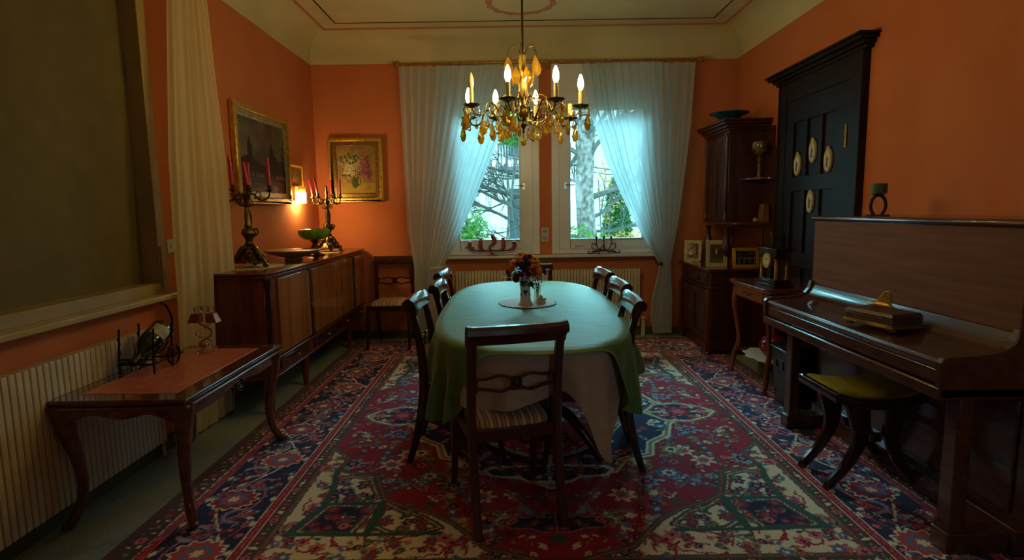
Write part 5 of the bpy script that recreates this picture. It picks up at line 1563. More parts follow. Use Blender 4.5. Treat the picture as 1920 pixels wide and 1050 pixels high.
MB().lathe([(0.02, 0), (0.035, 0.004), (0.038, 0.02), (0.028, 0.038), (0.03, 0.045)], 14, (bx1-0.05, by1-0.03, 0)).build('bun_foot', BUFFET, t, world=True)
ymid = (by0+by1)/2
def pdoor(x, a, c, z0, z1, name='door'):
    b = MB(); b.box(x-0.014, x, a, c, z0, z1)
    for q in ((a, a+0.06, z0, z1), (c-0.06, c, z0, z1), (a+0.06, c-0.06, z0, z0+0.06), (a+0.06, c-0.06, z1-0.06, z1)):
        b.box(x-0.024, x-0.014, *q)
    b.box(x-0.019, x-0.014, a+0.085, c-0.085, z0+0.085, z1-0.085)
    return b.build(name, BUFFET, t, world=True, bevel=0.005)
for a, c in ((by0+0.065, ymid-0.004), (ymid+0.004, by1-0.065)):
    d = pdoor(bx0, a, c, 0.13, 0.61)
    b = MB().tube([(bx0-0.024, ymid+(0.03 if a > ymid else -0.03), 0.40), (bx0-0.045, ymid+(0.03 if a > ymid else -0.03), 0.40)], 0.004).obox((bx0-0.048, ymid+(0.03 if a > ymid else -0.03), 0.40), (0.004, 0.02, 0.016))
    b.build('key', CHROME, d, world=True)
    d = MB().box(bx0-0.018, bx0-0.002, a, c, 0.662, 0.765).box(bx0-0.024, bx0-0.018, a+0.03, c-0.03, 0.682, 0.748).build('drawer', BUFFET, t, world=True, bevel=0.005)
    b = MB().lathe([(0.0, -0.036), (0.014, -0.034), (0.026, -0.028), (0.028, -0.024)], 12, (bx0, (a+c)/2, 0.715), lobes=6, amp=0.2, ax='x').tube([(bx0-0.034, (a+c)/2-0.03, 0.712), (bx0-0.045, (a+c)/2, 0.70), (bx0-0.034, (a+c)/2+0.03, 0.712)], 0.004)
    b.build('drawer_pull', IRON, d, world=True)
# turned columns carrying the upper part
ux0, uy0, uy1, uz0, uz1 = 2.02, 5.33, 5.93, 1.215, 2.14
for y in (uy0+0.05, uy1-0.05):
    MB().lathe([(0.034, bz), (0.034, bz+0.03), (0.022, bz+0.045), (0.024, bz+0.07), (0.042, bz+0.13), (0.046, bz+0.18), (0.036, bz+0.24), (0.020, bz+0.29), (0.026, bz+0.31), (0.018, bz+0.34), (0.03, bz+0.375), (0.034, uz0-0.02)], 18, (ux0+0.02, y, 0)).build('turned_column', BUFFET, t, world=True)
b = MB()
pts = [(by0-0.09, bz), (by0-0.09, 1.08), (by0-0.04, 1.16), (by0-0.085, 1.22), (by0-0.11, 1.30), (by0-0.06, 1.38), (by0-0.10, 1.46), (by0-0.10, 1.55), (by0-0.14, 1.64), (by0-0.15, 1.72), (by0-0.08, 1.80), (by0-0.05, 1.88), (by0+0.0, 1.93), (by0+0.0, 2.10),
       (by1, 2.10), (by1, bz)]
b.prism(pts, 2.35, 2.376, 'x'); b.build('back_board', BUFFET, t, world=True, bevel=0.004)
MB().box(2.338, 2.352, 5.30, 5.98, 0.86, 1.18).build('niche_panel', REDWOOD, t, world=True, bevel=0.006)
b = MB().box(ux0, 2.352, uy0, uy1, uz0+0.02, uz1-0.02); b.build('upper_body', BUFFET, t, world=True, bevel=0.005)
b = MB().box(ux0-0.015, 2.352, uy0-0.015, uy1+0.015, uz0, uz0+0.025); b.box(ux0+0.01, 2.352, uy0-0.20, uy0-0.015, uz0, uz0+0.022)
b.build('lower_shelf', REDWOOD, t, world=True, bevel=0.006)
pts = [(2.352, uy0), (2.352, uy0-0.23)] + [(2.352-0.22*math.sin(q*PI/12), uy0-0.23*math.cos(q*PI/12)) for q in range(1, 6)] + [(2.352-0.22, uy0)]
MB().prism(pts, 1.622, 1.640, 'z').build('corner_shelf', REDWOOD, t, world=True, bevel=0.003)
b = MB()
for g_, z0, z1 in ((0.012, 2.055, 2.075), (0.028, 2.075, 2.10), (0.05, 2.10, 2.13), (0.075, 2.13, 2.155), (0.088, 2.155, 2.175)):
    b.box(ux0-g_, 2.376, uy0-g_, uy1+g_, z0, z1)
b.build('cornice', BUFFET, t, world=True, bevel=0.006)
um = (uy0+uy1)/2
for a, c in ((uy0+0.05, um-0.003), (um+0.003, uy1-0.05)):
    d = pdoor(ux0, a, c, uz0+0.04, 2.04, 'upper_door')
b = MB().tube([(ux0-0.024, um-0.03, 1.60), (ux0-0.05, um-0.03, 1.60)], 0.004).obox((ux0-0.05, um-0.03, 1.60), (0.004, 0.03, 0.014)); b.build('key', BRASS, d, world=True)
for y in (uy0+0.024, uy1-0.024):
    MB().lathe([(0.020, uz0+0.03), (0.022, uz0+0.07), (0.012, uz0+0.10), (0.016, uz0+0.14), (0.014, 1.9), (0.020, 1.96), (0.013, 2.0), (0.022, 2.05)], 12, (ux0-0.012, y, 0)).build('slim_column', BUFFET, t, world=True)

BLUEG = mat('blue_green_glaze', srgb(28,92,110), rough=0.15, coat=0.6, col2=srgb(16,60,84), scale=14)
t = thing('ceramic_bowl', 'wide blue-green glazed bowl on top of the tall buffet', 'bowl', (2.08, 5.52, 2.175))
MB().lathe([(0, 0.004), (0.06, 0), (0.065, 0.004), (0.075, 0.02), (0.12, 0.055), (0.165, 0.072), (0.185, 0.080), (0.183, 0.086), (0.16, 0.080), (0.115, 0.064), (0.06, 0.022), (0, 0.016)], 48).build('bowl_body', BLUEG, t)
t = thing('goblet', 'tall engraved glass goblet with gold on the small corner shelf of the buffet', 'goblet', (2.245, 5.20, 1.640))
GOBL = mat('smoky_gold_glass', srgb(196,160,96), rough=0.1, trans=0.5, coat=0.5, col2=srgb(90,66,40), scale=26, detail=2)
MB().lathe([(0, 0.004), (0.042, 0.0), (0.044, 0.005), (0.012, 0.016), (0.009, 0.05), (0.013, 0.09), (0.008, 0.13), (0.018, 0.155), (0.020, 0.17), (0.010, 0.18), (0.012, 0.195), (0, 0.20)], 24).build('foot_and_stem', GOBL, t)
MB().lathe([(0, 0.195), (0.03, 0.205), (0.058, 0.235), (0.066, 0.27), (0.062, 0.315), (0.058, 0.315), (0.060, 0.27), (0.052, 0.24), (0, 0.21)], 32, lobes=12, amp=0.015).build('cup', GOBL, t)
t = thing('wooden_bookend', 'light wooden block standing on the lower buffet shelf beside a yellow ball', 'block', (2.275, 5.20, 1.238))
MB().add([(-0.012, -0.05, 0), (0.06, -0.05, 0), (0.06, 0.03, 0), (-0.012, 0.03, 0), (0.0, -0.05, 0.165), (0.052, -0.05, 0.155), (0.052, 0.03, 0.155), (0.0, 0.03, 0.165)], [(3,2,1,0), (4,5,6,7), (0,1,5,4), (1,2,6,5), (2,3,7,6), (3,0,4,7)]).build('block', wood('pale_beech', srgb(150,104,60), srgb(120,80,46)), t, bevel=0.003)
t = thing('yellow_ball', 'small yellow ball beside the wooden block on the lower buffet shelf', 'ball', (2.215, 5.165, 1.237))
MB().ball((0, 0, 0.022), 0.022, 16, 10).build('ball', mat('yellow_wax', srgb(190,150,70), rough=0.5), t)

# standing photo frames
def photo_frame(label, loc, rz, w, h, fw_, img, fm, fm2=None, tilt=12):
    t = thing('photo_frame', label, 'photo frame', loc, rz, 'framed photographs on the buffet')
    rot = (R(-tilt), 0, 0)
    o = MB().frame(-w/2, w/2, 0, h, fw_, -0.009, 0.009).build('frame', fm, t, bevel=0.003); o.rotation_euler = rot
    o = MB().frame(-w/2+fw_*0.8, w/2-fw_*0.8, fw_*0.8, h-fw_*0.8, fw_*0.5, -0.006, 0.006).build('mount', fm2 or fm, t); o.rotation_euler = rot
    o = colour_grid('photo', img, w-2*fw_, h-2*fw_, GLOSSATTR, 'xz', 0.004, t); o.rotation_euler = rot
    o.location = (0, math.sin(R(tilt))*h/2, math.cos(R(tilt))*h/2)
    hb = h*0.75; yb = math.sin(R(tilt))*hb; zb = math.cos(R(tilt))*hb
    MB().add([(-0.02, yb+0.010, zb), (0.02, yb+0.010, zb), (0.025, yb+0.07, 0.001), (-0.025, yb+0.07, 0.001), (-0.02, yb+0.014, zb), (0.02, yb+0.014, zb), (0.025, yb+0.075, 0.001), (-0.025, yb+0.075, 0.001)],
             [(0,1,2,3), (7,6,5,4), (0,4,5,1), (1,5,6,2), (2,6,7,3), (3,7,4,0)]).build('easel_back', mat('black_card', srgb(30,28,26), rough=0.8), t)
    return t
def ph_a(X_, Y_):
    img = mixc(np.broadcast_to(hexrgb(70,44,34), X_.shape+(3,)), np.broadcast_to(hexrgb(190,160,140), X_.shape+(3,)), np.clip(vnoise(X_, Y_, 4, 31)*2.4-0.9, 0, 1))
    m = np.hypot((X_-0.45)/0.3, (Y_-0.42)/0.16) < 1; img[m] = hexrgb(190,140,116)
    m = np.hypot((X_-0.62)/0.14, (Y_-0.58)/0.12) < 1; img[m] = hexrgb(170,118,96)
    m = np.hypot((X_-0.3)/0.14, (Y_-0.35)/0.1) < 1; img[m] = hexrgb(228,214,200)
    m = (Y_ > 0.78) & (np.sin(X_*26) > 0.1); img[m] = hexrgb(40,24,22)
    return img
def ph_b(X_, Y_):
    img = mixc(np.broadcast_to(hexrgb(52,48,34), X_.shape+(3,)), np.broadcast_to(hexrgb(96,84,56), X_.shape+(3,)), np.clip(vnoise(X_, Y_, 3, 33)*1.6-0.4, 0, 1))
    m = (Y_ < 0.24); img[m] = hexrgb(86,104,50)
    m = np.hypot((X_-0.48)/0.05, (Y_-0.6)/0.13) < 1; img[m] = hexrgb(200,196,180)
    m = np.hypot((X_-0.5)/0.03, (Y_-0.76)/0.03) < 1; img[m] = hexrgb(180,130,100)
    return img
def ph_c(X_, Y_):
    img = mixc(np.broadcast_to(hexrgb(34,38,22), X_.shape+(3,)), np.broadcast_to(hexrgb(80,76,48), X_.shape+(3,)), np.clip(vnoise(X_, Y_, 5, 35)*2-0.7, 0, 1))
    r = np.random.RandomState(2)
    for k in range(11):
        x = 0.1+0.08*k; y = 0.42+r.uniform(-0.06, 0.1)
        m = np.hypot((X_-x)/0.04, (Y_-y+0.14)/0.2) < 1; img[m] = [hexrgb(20,20,26), hexrgb(120,104,80), hexrgb(60,50,44)][k % 3]
        m = np.hypot((X_-x)/0.022, (Y_-y-0.06)/0.05) < 1; img[m] = hexrgb(190,150,124)
    return img
photo_frame('silver photo frame with two figures, at the far end of the buffet top', (1.905, 5.95, bz), R(-22), 0.175, 0.225, 0.026, canvas(ph_a, 40, 50), SILVERW)
photo_frame('cream upright photo frame in the middle of the three on the buffet', (1.945, 5.36, bz), R(-14), 0.195, 0.255, 0.030, canvas(ph_b, 40, 54), mat('cream_painted_wood', srgb(190,172,122), rough=0.45), None)
photo_frame('gold landscape photo frame showing a group, nearest the clock on the buffet', (2.185, 5.26, bz), R(-4), 0.24, 0.185, 0.022, canvas(ph_c, 56, 40), mat('polished_gold', srgb(236,190,62), rough=0.25, metal=0.5, col2=srgb(220,172,50)))
t = thing('glass_decanter', 'dim clear glass decanter in the open niche of the buffet', 'decanter', (2.16, 5.60, bz))
MB().lathe([(0, 0), (0.05, 0), (0.055, 0.02), (0.05, 0.12), (0.03, 0.17), (0.016, 0.2), (0.018, 0.25), (0.022, 0.26), (0.012, 0.265), (0.02, 0.29), (0, 0.31)], 20).build('glass', CLEAR, t)

# ------------------------------------------------------------------ small cherry side table with a portico clock
t = thing('side_table', 'small cherry wood table on curved legs between buffet and piano', 'table', (2.09, 4.33, 0))
sx0, sx1, sy0, sy1, sz = 1.80, 2.36, 3.98, 4.70, 0.79
cpts = []
for (cx_, cy_, a0) in ((sx1-0.03, sy1-0.03, 0), (sx0+0.05, sy1-0.05, 90), (sx0+0.05, sy0+0.05, 180), (sx1-0.03, sy0+0.03, 270)):
    rr = 0.05
    for q in range(5): cpts.append((cx_+rr*math.cos(R(a0+22.5*q)), cy_+rr*math.sin(R(a0+22.5*q))))
b = MB().prism([(min(x, 2.372), y) for x, y in cpts], sz-0.018, sz, 'z'); b.build('table_top', REDWOOD, t, world=True, bevel=0.005)
MB().prism([(2.085+(min(x, 2.372)-2.085)*0.97, 4.34+(y-4.34)*0.97) for x, y in cpts], sz-0.026, sz-0.018, 'z').build('top_moulding', mat('pale_inlay', srgb(200,160,120), rough=0.25, coat=0.4), t, world=True)
b = MB().box(sx0+0.04, 2.35, sy0+0.04, sy1-0.04, sz-0.13, sz-0.026); b.build('apron', CHERRY, t, world=True, bevel=0.004)
d = MB().box(sx0+0.030, sx0+0.042, sy0+0.12, sy1-0.12, sz-0.118, sz-0.036).build('drawer', CHERRY, t, world=True, bevel=0.004)
MB().tube(spline([(sx0+0.03, 4.29, sz-0.075), (sx0+0.008, 4.30, sz-0.08), (sx0+0.006, 4.34, sz-0.084), (sx0+0.008, 4.38, sz-0.08), (sx0+0.03, 4.39, sz-0.075)]), 0.004, 7).build('drawer_pull', IRON, d, world=True)
for lx, ly, ox, oy in ((sx0+0.06, sy0+0.06, -1, -1), (sx0+0.06, sy1-0.06, -1, 1), (2.32, sy0+0.06, 0.3, -1), (2.32, sy1-0.06, 0.3, 1)):
    pr_ = [(0.0, sz-0.04, 0.026), (0.006, sz-0.12, 0.026), (0.012, sz-0.20, 0.022), (-0.004, sz-0.34, 0.017), (-0.020, sz-0.48, 0.017), (-0.012, sz-0.56, 0.022), (0.006, 0.16, 0.020), (0.010, 0.08, 0.016), (0.022, 0.012, 0.016)]
    pts = spline([(lx+ox*o, ly+oy*o, z) for o, z, r_ in pr_], 4); rr = []
    for k in range(len(pr_)-1): rr += [pr_[k][2]+(pr_[k+1][2]-pr_[k][2])*q/4 for q in range(4)]
    rr.append(pr_[-1][2])
    MB().tube(pts, rr, 10).build('leg', CHERRY if ly > 4.3 else REDWOOD, t, world=True)
MB().box(1.88, 2.33, 4.05, 4.63, 0.205, 0.217).build('lower_shelf', CHERRY, t, world=True, bevel=0.003)
b = MB(); v = []; n = 40
for k in range(n):
    a = 2*PI*k/n; v.append((2.03+0.20*math.cos(a)*(1+0.07*math.cos(10*a)), 4.33+0.26*math.sin(a)*(1+0.07*math.cos(10*a)), 0.2185))
b.prism([(x, y) for x, y, z in v], 0.218, 0.221, 'z')
o = b.build('lace_cloth', LACE, None, smooth=False); tag(o, 'cream lace cloth on the lower shelf of the small cherry side table', 'doily')
# red openwork vase
t = thing('red_vase', 'round red openwork vase on the lower shelf of the cherry side table', 'vase', (2.00, 4.25, 0.222))
RED = mat('red_lattice_glaze', srgb(150,20,24), rough=0.2, coat=0.5, col2=srgb(100,10,16), scale=30)
MB().lathe([(0, 0), (0.05, 0), (0.055, 0.01), (0.08, 0.04), (0.10, 0.085), (0.095, 0.13), (0.06, 0.165), (0.03, 0.18), (0.028, 0.22), (0.04, 0.25), (0.034, 0.25), (0.02, 0.22), (0, 0.21)], 32).build('vase_body', RED, t)
b = MB()
for k in range(14):
    for s in (-1, 1):
        b.tube([(( 0.101*math.sin(PI*(0.22+0.56*q/8)))*math.cos(2*PI*k/14+s*q*0.14), (0.101*math.sin(PI*(0.22+0.56*q/8)))*math.sin(2*PI*k/14+s*q*0.14), 0.03+0.0165*q) for q in range(9)], 0.004, 5)
b.build('lattice', RED, t)
# clock
t = thing('portico_clock', 'black portico mantel clock with four gilt columns and round dial on the side table', 'clock', (1.955, 4.20, sz), R(-84))
# local front is -Y
b = MB().box(-0.135, 0.135, -0.075, 0.075, 0, 0.022).box(-0.128, 0.128, -0.068, 0.068, 0.022, 0.045).box(-0.120, 0.120, -0.060, 0.060, 0.045, 0.055)
b.build('plinth', EBONY, t, bevel=0.003)
b = MB().box(-0.115, 0.115, -0.058, 0.058, 0.205, 0.262).box(-0.125, 0.125, -0.066, 0.066, 0.262, 0.272).box(-0.135, 0.135, -0.072, 0.072, 0.272, 0.286).box(-0.095, -0.02, -0.0, 0.03, 0.055, 0.20)
b.build('entablature', EBONY, t, bevel=0.003)
for x in (-0.095, 0.095):
    for y in (-0.042, 0.042):
        MB().lathe([(0.018, 0.055), (0.018, 0.062), (0.013, 0.068), (0.012, 0.19), (0.018, 0.197), (0.018, 0.206)], 14, (x, y, 0), lobes=7, amp=0.05).build('column', mat('dull_gilt', srgb(150,110,60), rough=0.35, metal=0.7) if 'dull_gilt' not in bpy.data.materials else bpy.data.materials['dull_gilt'], t)
MB().lathe([(0, 0.03), (0.055, 0.03), (0.055, -0.055), (0.06, -0.062), (0.056, -0.068), (0.050, -0.064), (0, -0.064)], 32, (0, 0, 0.195), ax='y').build('drum', BRASS, t)
dl = MB().lathe([(0, -0.066), (0.047, -0.066), (0.047, -0.064), (0, -0.064)], 32, (0, 0, 0.195), ax='y').build('dial', mat('cream_enamel_dial', srgb(216,204,168), rough=0.25), t)
b = MB()
for k in range(12):
    a = PI*k/6; b.obox((0.039*math.sin(a), -0.0665, 0.195+0.039*math.cos(a)), (0.0022, 0.001, 0.009), (0, a, 0))
b.obox((0.010, -0.068, 0.205), (0.003, 0.001, 0.026), (0, R(45), 0)); b.obox((-0.012, -0.068, 0.208), (0.002, 0.001, 0.034), (0, R(-42), 0))
b.build('hour_marks_and_hands', EBONY, dl)
# black bin
t = thing('storage_bin', 'black lidded bin standing on the rug under the end of the piano', 'bin', (1.955, 3.80, RZ))
PLB = mat('black_plastic', srgb(22,26,36), rough=0.3, coat=0.3)
def taperbox(x0, x1, y0, y1, z0, z1, k):
    cx_, cy_ = (x0+x1)/2, (y0+y1)/2
    lo = [(cx_+(x-cx_)*k, cy_+(y-cy_)*k, z0) for x, y in ((x0, y0), (x1, y0), (x1, y1), (x0, y1))]
    hi = [(x, y, z1) for x, y in ((x0, y0), (x1, y0), (x1, y1), (x0, y1))]
    return MB().add(lo+hi, [(3,2,1,0), (4,5,6,7), (0,1,5,4), (1,2,6,5), (2,3,7,6), (3,0,4,7)])
taperbox(-0.125, 0.125, -0.12, 0.12, 0.0, 0.39, 0.80).build('bin_body', PLB, t, bevel=0.008)
MB().add([(-0.135, -0.13, 0.39), (0.135, -0.13, 0.39), (0.135, 0.13, 0.39), (-0.135, 0.13, 0.39), (-0.135, -0.13, 0.402), (0.02, -0.13, 0.45), (0.135, -0.13, 0.45), (0.135, 0.13, 0.45), (0.02, 0.13, 0.45), (-0.135, 0.13, 0.402)],
         [(3,2,1,0), (0,1,6,5,4), (2,3,9,8,7), (0,4,9,3), (4,5,8,9), (5,6,7,8), (1,2,7,6)]).build('lid', PLB, t, bevel=0.006)
MB().frame(-0.05, 0.05, 0.26, 0.32, 0.006, -0.004, 0.004).build('side_handle', PLB, t).location = (0, 0, 0)
hd = t.children[-1]; hd.rotation_euler = (0, 0, R(-90)); hd.location = (-0.121, 0, 0.0)
# low green cushion-like box farther back under the desk
t = thing('green_box', 'dull green low box on the floor under the cherry side table', 'box', (2.17, 4.32, 0.0))
MB().box(-0.17, 0.14, -0.2, 0.2, 0, 0.12).build('box_body', mat('olive_card', srgb(96,96,50), rough=0.8), t, bevel=0.01)

# ------------------------------------------------------------------ door plaques
IVORY = mat('ivory_porcelain', srgb(206,190,140), rough=0.25, coat=0.4, col2=srgb(186,168,118), scale=20)
wh = ['highest of the four, on the middle upper door panel', 'left of the three on the upper door panels', 'right of the three on the upper door panels', 'lowest, on the middle lower door panel']
for (y, z), w_ in zip(((4.498, 1.80), (4.727, 1.714), (4.275, 1.714), (4.50, 1.412)), wh):
    t = thing('oval_plaque', 'ivory oval porcelain plaque, '+w_, 'plaque', (XR-0.0405, y, z), R(-90), 'porcelain plaques on the dark door')
    if abs(y-4.498) < 0.01 or abs(y-4.5) < 0.01 or True: t.location.x = XR-0.023
    MB().lathe([(0, -0.012), (0.043, -0.012), (0.050, -0.016), (0.055, -0.010), (0.055, 0.0), (0, 0)], 36, ax='y', lobes=18, amp=0.012).build('rim', IVORY, t).scale = (0.9, 1, 1.62)
    b = MB(); b.lathe([(0, -0.0135), (0.036, -0.0135), (0.038, -0.012), (0, -0.011)], 28, ax='y'); o = b.build('white_field', PORC, t); o.scale = (0.85, 1, 1.62)
    b = MB(); rnd = random.Random(int(y*100))
    b.ball((0, -0.0155, 0.022), (0.007, 0.002, 0.008)); b.ball((0, -0.0155, 0.0), (0.012, 0.002, 0.018)); b.ball((0.002, -0.0155, -0.028), (0.006, 0.002, 0.02)); b.ball((-0.008, -0.0155, -0.026), (0.004, 0.002, 0.018)); b.ball((0.014, -0.0155, 0.006), (0.009, 0.002, 0.004)); b.ball((0, -0.0155, -0.046), (0.018, 0.002, 0.004))
    b.build('painted_figure', mat('grey_painted_figure', srgb(96,98,92), rough=0.4) if 'grey_painted_figure' not in bpy.data.materials else bpy.data.materials['grey_painted_figure'], t)
    MB().ball((0, -0.010, 0.094), (0.012, 0.008, 0.012)).ball((-0.014, -0.010, 0.088), (0.010, 0.007, 0.008)).ball((0.014, -0.010, 0.088), (0.010, 0.007, 0.008)).build('moulded_bow', IVORY, t)

# ------------------------------------------------------------------ piano at the right wall
t = thing('upright_piano', 'brown upright piano with closed keyboard lid against the right wall', 'piano', (2.1, 2.85, 0))
py0, py1 = 2.05, 3.55
# profile in x-z of the closed lid, concave sweep up to the front panel
lid = [(1.605, 0.760), (1.598, 0.782), (1.606, 0.798), (1.63, 0.802), (1.74, 0.806), (1.80, 0.812), (1.84, 0.828), (1.868, 0.855), (1.885, 0.895), (1.905, 0.900), (1.905, 0.76)]
MB().prism(lid, py0+0.03, py1-0.035, 'y').build('keyboard_lid', PIANOW, t, world=True, bevel=0.003, angle=25)
chk = [(1.595, 0.655), (1.590, 0.79), (1.602, 0.808), (1.63, 0.813), (1.745, 0.817), (1.80, 0.824), (1.838, 0.840), (1.862, 0.868), (1.875, 0.915), (1.92, 0.915), (1.92, 0.655)]
for a, c in ((py1-0.035, py1), (py0, py0+0.03)): MB().prism(chk, a, c, 'y').build('cheek', PIANOW, t, world=True, bevel=0.003, angle=25)
b = MB().box(1.604, 1.95, py0+0.03, py1-0.035, 0.700, 0.758); b.build('key_slip', PIANOW, t, world=True, bevel=0.006)
b = MB().box(1.592, 1.95, py0, py1, 0.645, 0.695); b.build('key_bed', PIANOW, t, world=True, bevel=0.008)
b = MB().box(1.91, 2.375, py0, py1, 0.65, 1.29); b.build('upper_case', PIANOW, t, world=True, bevel=0.004)
b = MB().box(1.893, 1.91, py0+0.02, py1-0.005, 0.895, 1.285); b.build('front_panel', wood('piano_front_veneer', srgb(128,80,48), srgb(108,64,38), axis='y', rough=0.75, coat=0.0, freq=40), t, world=True, bevel=0.003)
b = MB().box(1.875, 2.378, py0-0.015, py1+0.02, 1.29, 1.318); b.build('top_lid', PIANOW, t, world=True, bevel=0.011)
b = MB().box(1.96, 2.375, py0, py1, 0.04, 0.65); b.box(1.948, 1.96, py0+0.06, py1-0.06, 0.16, 0.62); b.box(1.93, 2.375, py0, py1, 0.0+RZ, 0.12)
b.build('lower_case', PIANOW, t, world=True, bevel=0.005)
for y in (3.41, 2.12):
    lg = MB().box(1.70, 1.76, y-0.035, y+0.035, 0.09, 0.645).build('leg', PIANOW, t, world=True, bevel=0.006)
    MB().box(1.685, 1.93, y-0.045, y+0.045, RZ, 0.095).build('foot_block', PIANOW, lg, world=True, bevel=0.006)
for y in (2.76, 2.84): MB().tube([(1.96, y, 0.07), (1.90, y, 0.065), (1.85, y, 0.062)], 0.010, 8, 0.6).build('pedal', BRASS, t, world=True)
t = thing('brass_casket', 'gold-brown wooden casket with curved feet on the piano lid', 'box', (1.735, 2.615, 0.812), R(14))
CASK = mat('tooled_gilt_leather', srgb(98,74,42), rough=0.4, metal=0.2, col2=srgb(74,50,28), scale=24, coat=0.4)
b = MB().box(-0.085, 0.085, -0.13, 0.13, 0.018, 0.062); b.build('casket_body', CASK, t, bevel=0.004)
b = MB().box(-0.092, 0.092, -0.137, 0.137, 0.014, 0.024).box(-0.089, 0.089, -0.134, 0.134, 0.026, 0.030); b.build('base_moulding', BRASS, t, bevel=0.002)
b = MB().add([(-0.09, -0.135, 0.064), (0.09, -0.135, 0.064), (0.09, 0.135, 0.064), (-0.09, 0.135, 0.064), (-0.078, -0.122, 0.082), (0.078, -0.122, 0.082), (0.078, 0.122, 0.082), (-0.078, 0.122, 0.082)], [(3,2,1,0), (4,5,6,7), (0,1,5,4), (1,2,6,5), (2,3,7,6), (3,0,4,7)])
b.build('lid', CASK, t, bevel=0.003)
for x in (-0.07, 0.07):
    for y in (-0.112, 0.112): MB().prism([(x-0.02, 0.016), (x+0.02, 0.016), (x+0.014, 0.004), (x+0.008, 0), (x-0.008, 0), (x-0.014, 0.004)], y-0.012, y+0.012, 'y').build('foot', BRASS, t)
t = thing('brass_bird', 'small golden bird figure resting on the casket lid', 'figurine', (1.735, 2.615, 0.8945), R(14))
b = MB().tube(spline([(-0.0, 0.10, 0.016), (0, 0.06, 0.016), (0, 0.02, 0.022), (0, -0.03, 0.020), (0, -0.055, 0.014)]), [0.002, 0.003, 0.004, 0.006, 0.008, 0.010, 0.012, 0.014, 0.015, 0.016, 0.016, 0.016, 0.015, 0.014, 0.013, 0.012, 0.011, 0.010, 0.010, 0.009, 0.008, 0.007, 0.006, 0.005, 0.004][:25], 8)
b.build('body', BRASS, t)
b = MB().prism([(0.05, 0.012), (0.02, 0.055), (-0.005, 0.085), (-0.035, 0.092), (-0.040, 0.075), (-0.045, 0.012)], -0.004, 0.003, 'x'); b.build('raised_wing', BRASS, t, bevel=0.002)
t = thing('horseshoe_candlestick', 'dark iron ring-shaped candlestick on top of the piano', 'candlestick', (2.07, 3.22, 1.318), R(-25))
b = MB().box(-0.055, 0.055, -0.035, 0.035, 0, 0.007); b.tube([(0.036*math.sin(a)*(1.0), 0, 0.058-0.058*math.cos(a)) for a in [R(28+q*304/24) for q in range(25)]], 0.009, 8)
b.lathe([(0, 0.115), (0.03, 0.117), (0.036, 0.122), (0.0, 0.124)], 20); b.tube([(0, 0, 0.11), (0, 0, 0.12)], 0.008)
b.build('ring_holder', mat('rusted_iron', srgb(70,46,34), rough=0.5, metal=0.5), t)
t = thing('pillar_candle', 'short olive green pillar candle on the iron candlestick above the piano', 'candle', (2.07, 3.22, 1.442))
MB().lathe([(0, 0), (0.040, 0.0), (0.041, 0.006), (0.041, 0.052), (0.037, 0.056), (0.02, 0.052), (0, 0.05)], 28).build('wax', GREENWAX, t)
MB().tube([(0, 0, 0.05), (0.001, 0, 0.062)], 0.0012, 5).build('wick', IRON, t)

# piano stool
t = thing('piano_stool', 'dark wooden piano stool with a curved olive velvet seat beside the piano', 'stool', (1.74, 2.755, RZ))
VEL = mat('olive_gold_velvet', srgb(166,138,24), rough=0.95, col2=srgb(146,120,20), scale=12, spec=0.1, bump=0.1)
def stoolf(u, v):
    a = 2*PI*u; c, s_ = math.cos(a), math.sin(a); ex = 2/7.0
    px, py = math.copysign(abs(c)**ex, c), math.copysign(abs(s_)**ex, s_)
    th_ = v*PI/2; r = math.cos(th_)**0.3 if v < 1 else 0
    x, y = 0.205*px*r, 0.175*py*r
    z = 0.455 + 0.022*math.sin(th_) + 0.035*(x/0.205)**2
    return (x, y*(1-0.06*(1-abs(px*r))), z)
b = MB().grid(stoolf, 56, 8, wrap=True); b.add([stoolf(k/56, 0) for k in range(56)], [tuple(range(56))]); b.build('seat_cushion', VEL, t)
b = MB()
for y in (-0.178, 0.158): b.sweep([(-0.215+0.043*q, y+0.010, 0.430+0.035*((-0.215+0.043*q)/0.205)**2) for q in range(11)], 0.012, 0.024, side=(0, 1, 0))
b.sweep([(-0.212, -0.175, 0.465), (-0.212, 0.175, 0.465)], 0.010, 0.02, side=(1, 0, 0)); b.sweep([(0.212, -0.175, 0.465), (0.212, 0.175, 0.465)], 0.010, 0.02, side=(1, 0, 0))
b.build('seat_frame', MAHOG, t)
for s in (-1, 1):
    for y in (-0.14, 0.10):
        prf = [(0.10*s, 0.435, 0.060), (0.085*s, 0.36, 0.050), (0.075*s, 0.28, 0.040), (0.095*s, 0.19, 0.030), (0.145*s, 0.10, 0.024), (0.205*s, 0.03, 0.020), (0.225*s, 0.0, 0.018)]
        pts = spline([(x, y, z) for x, z, r_ in prf], 4); rr = []
        for k in range(len(prf)-1): rr += [prf[k][2]+(prf[k+1][2]-prf[k][2])*q/4 for q in range(4)]
        rr.append(prf[-1][2])
        MB().sweep(pts, 0.014, rr, side=(0, 1, 0)).build('leg', MAHOG, t)
MB().obox((0, 0, 0.26), (0.05, 0.30, 0.05)).build('stretcher', MAHOG, t, bevel=0.006)

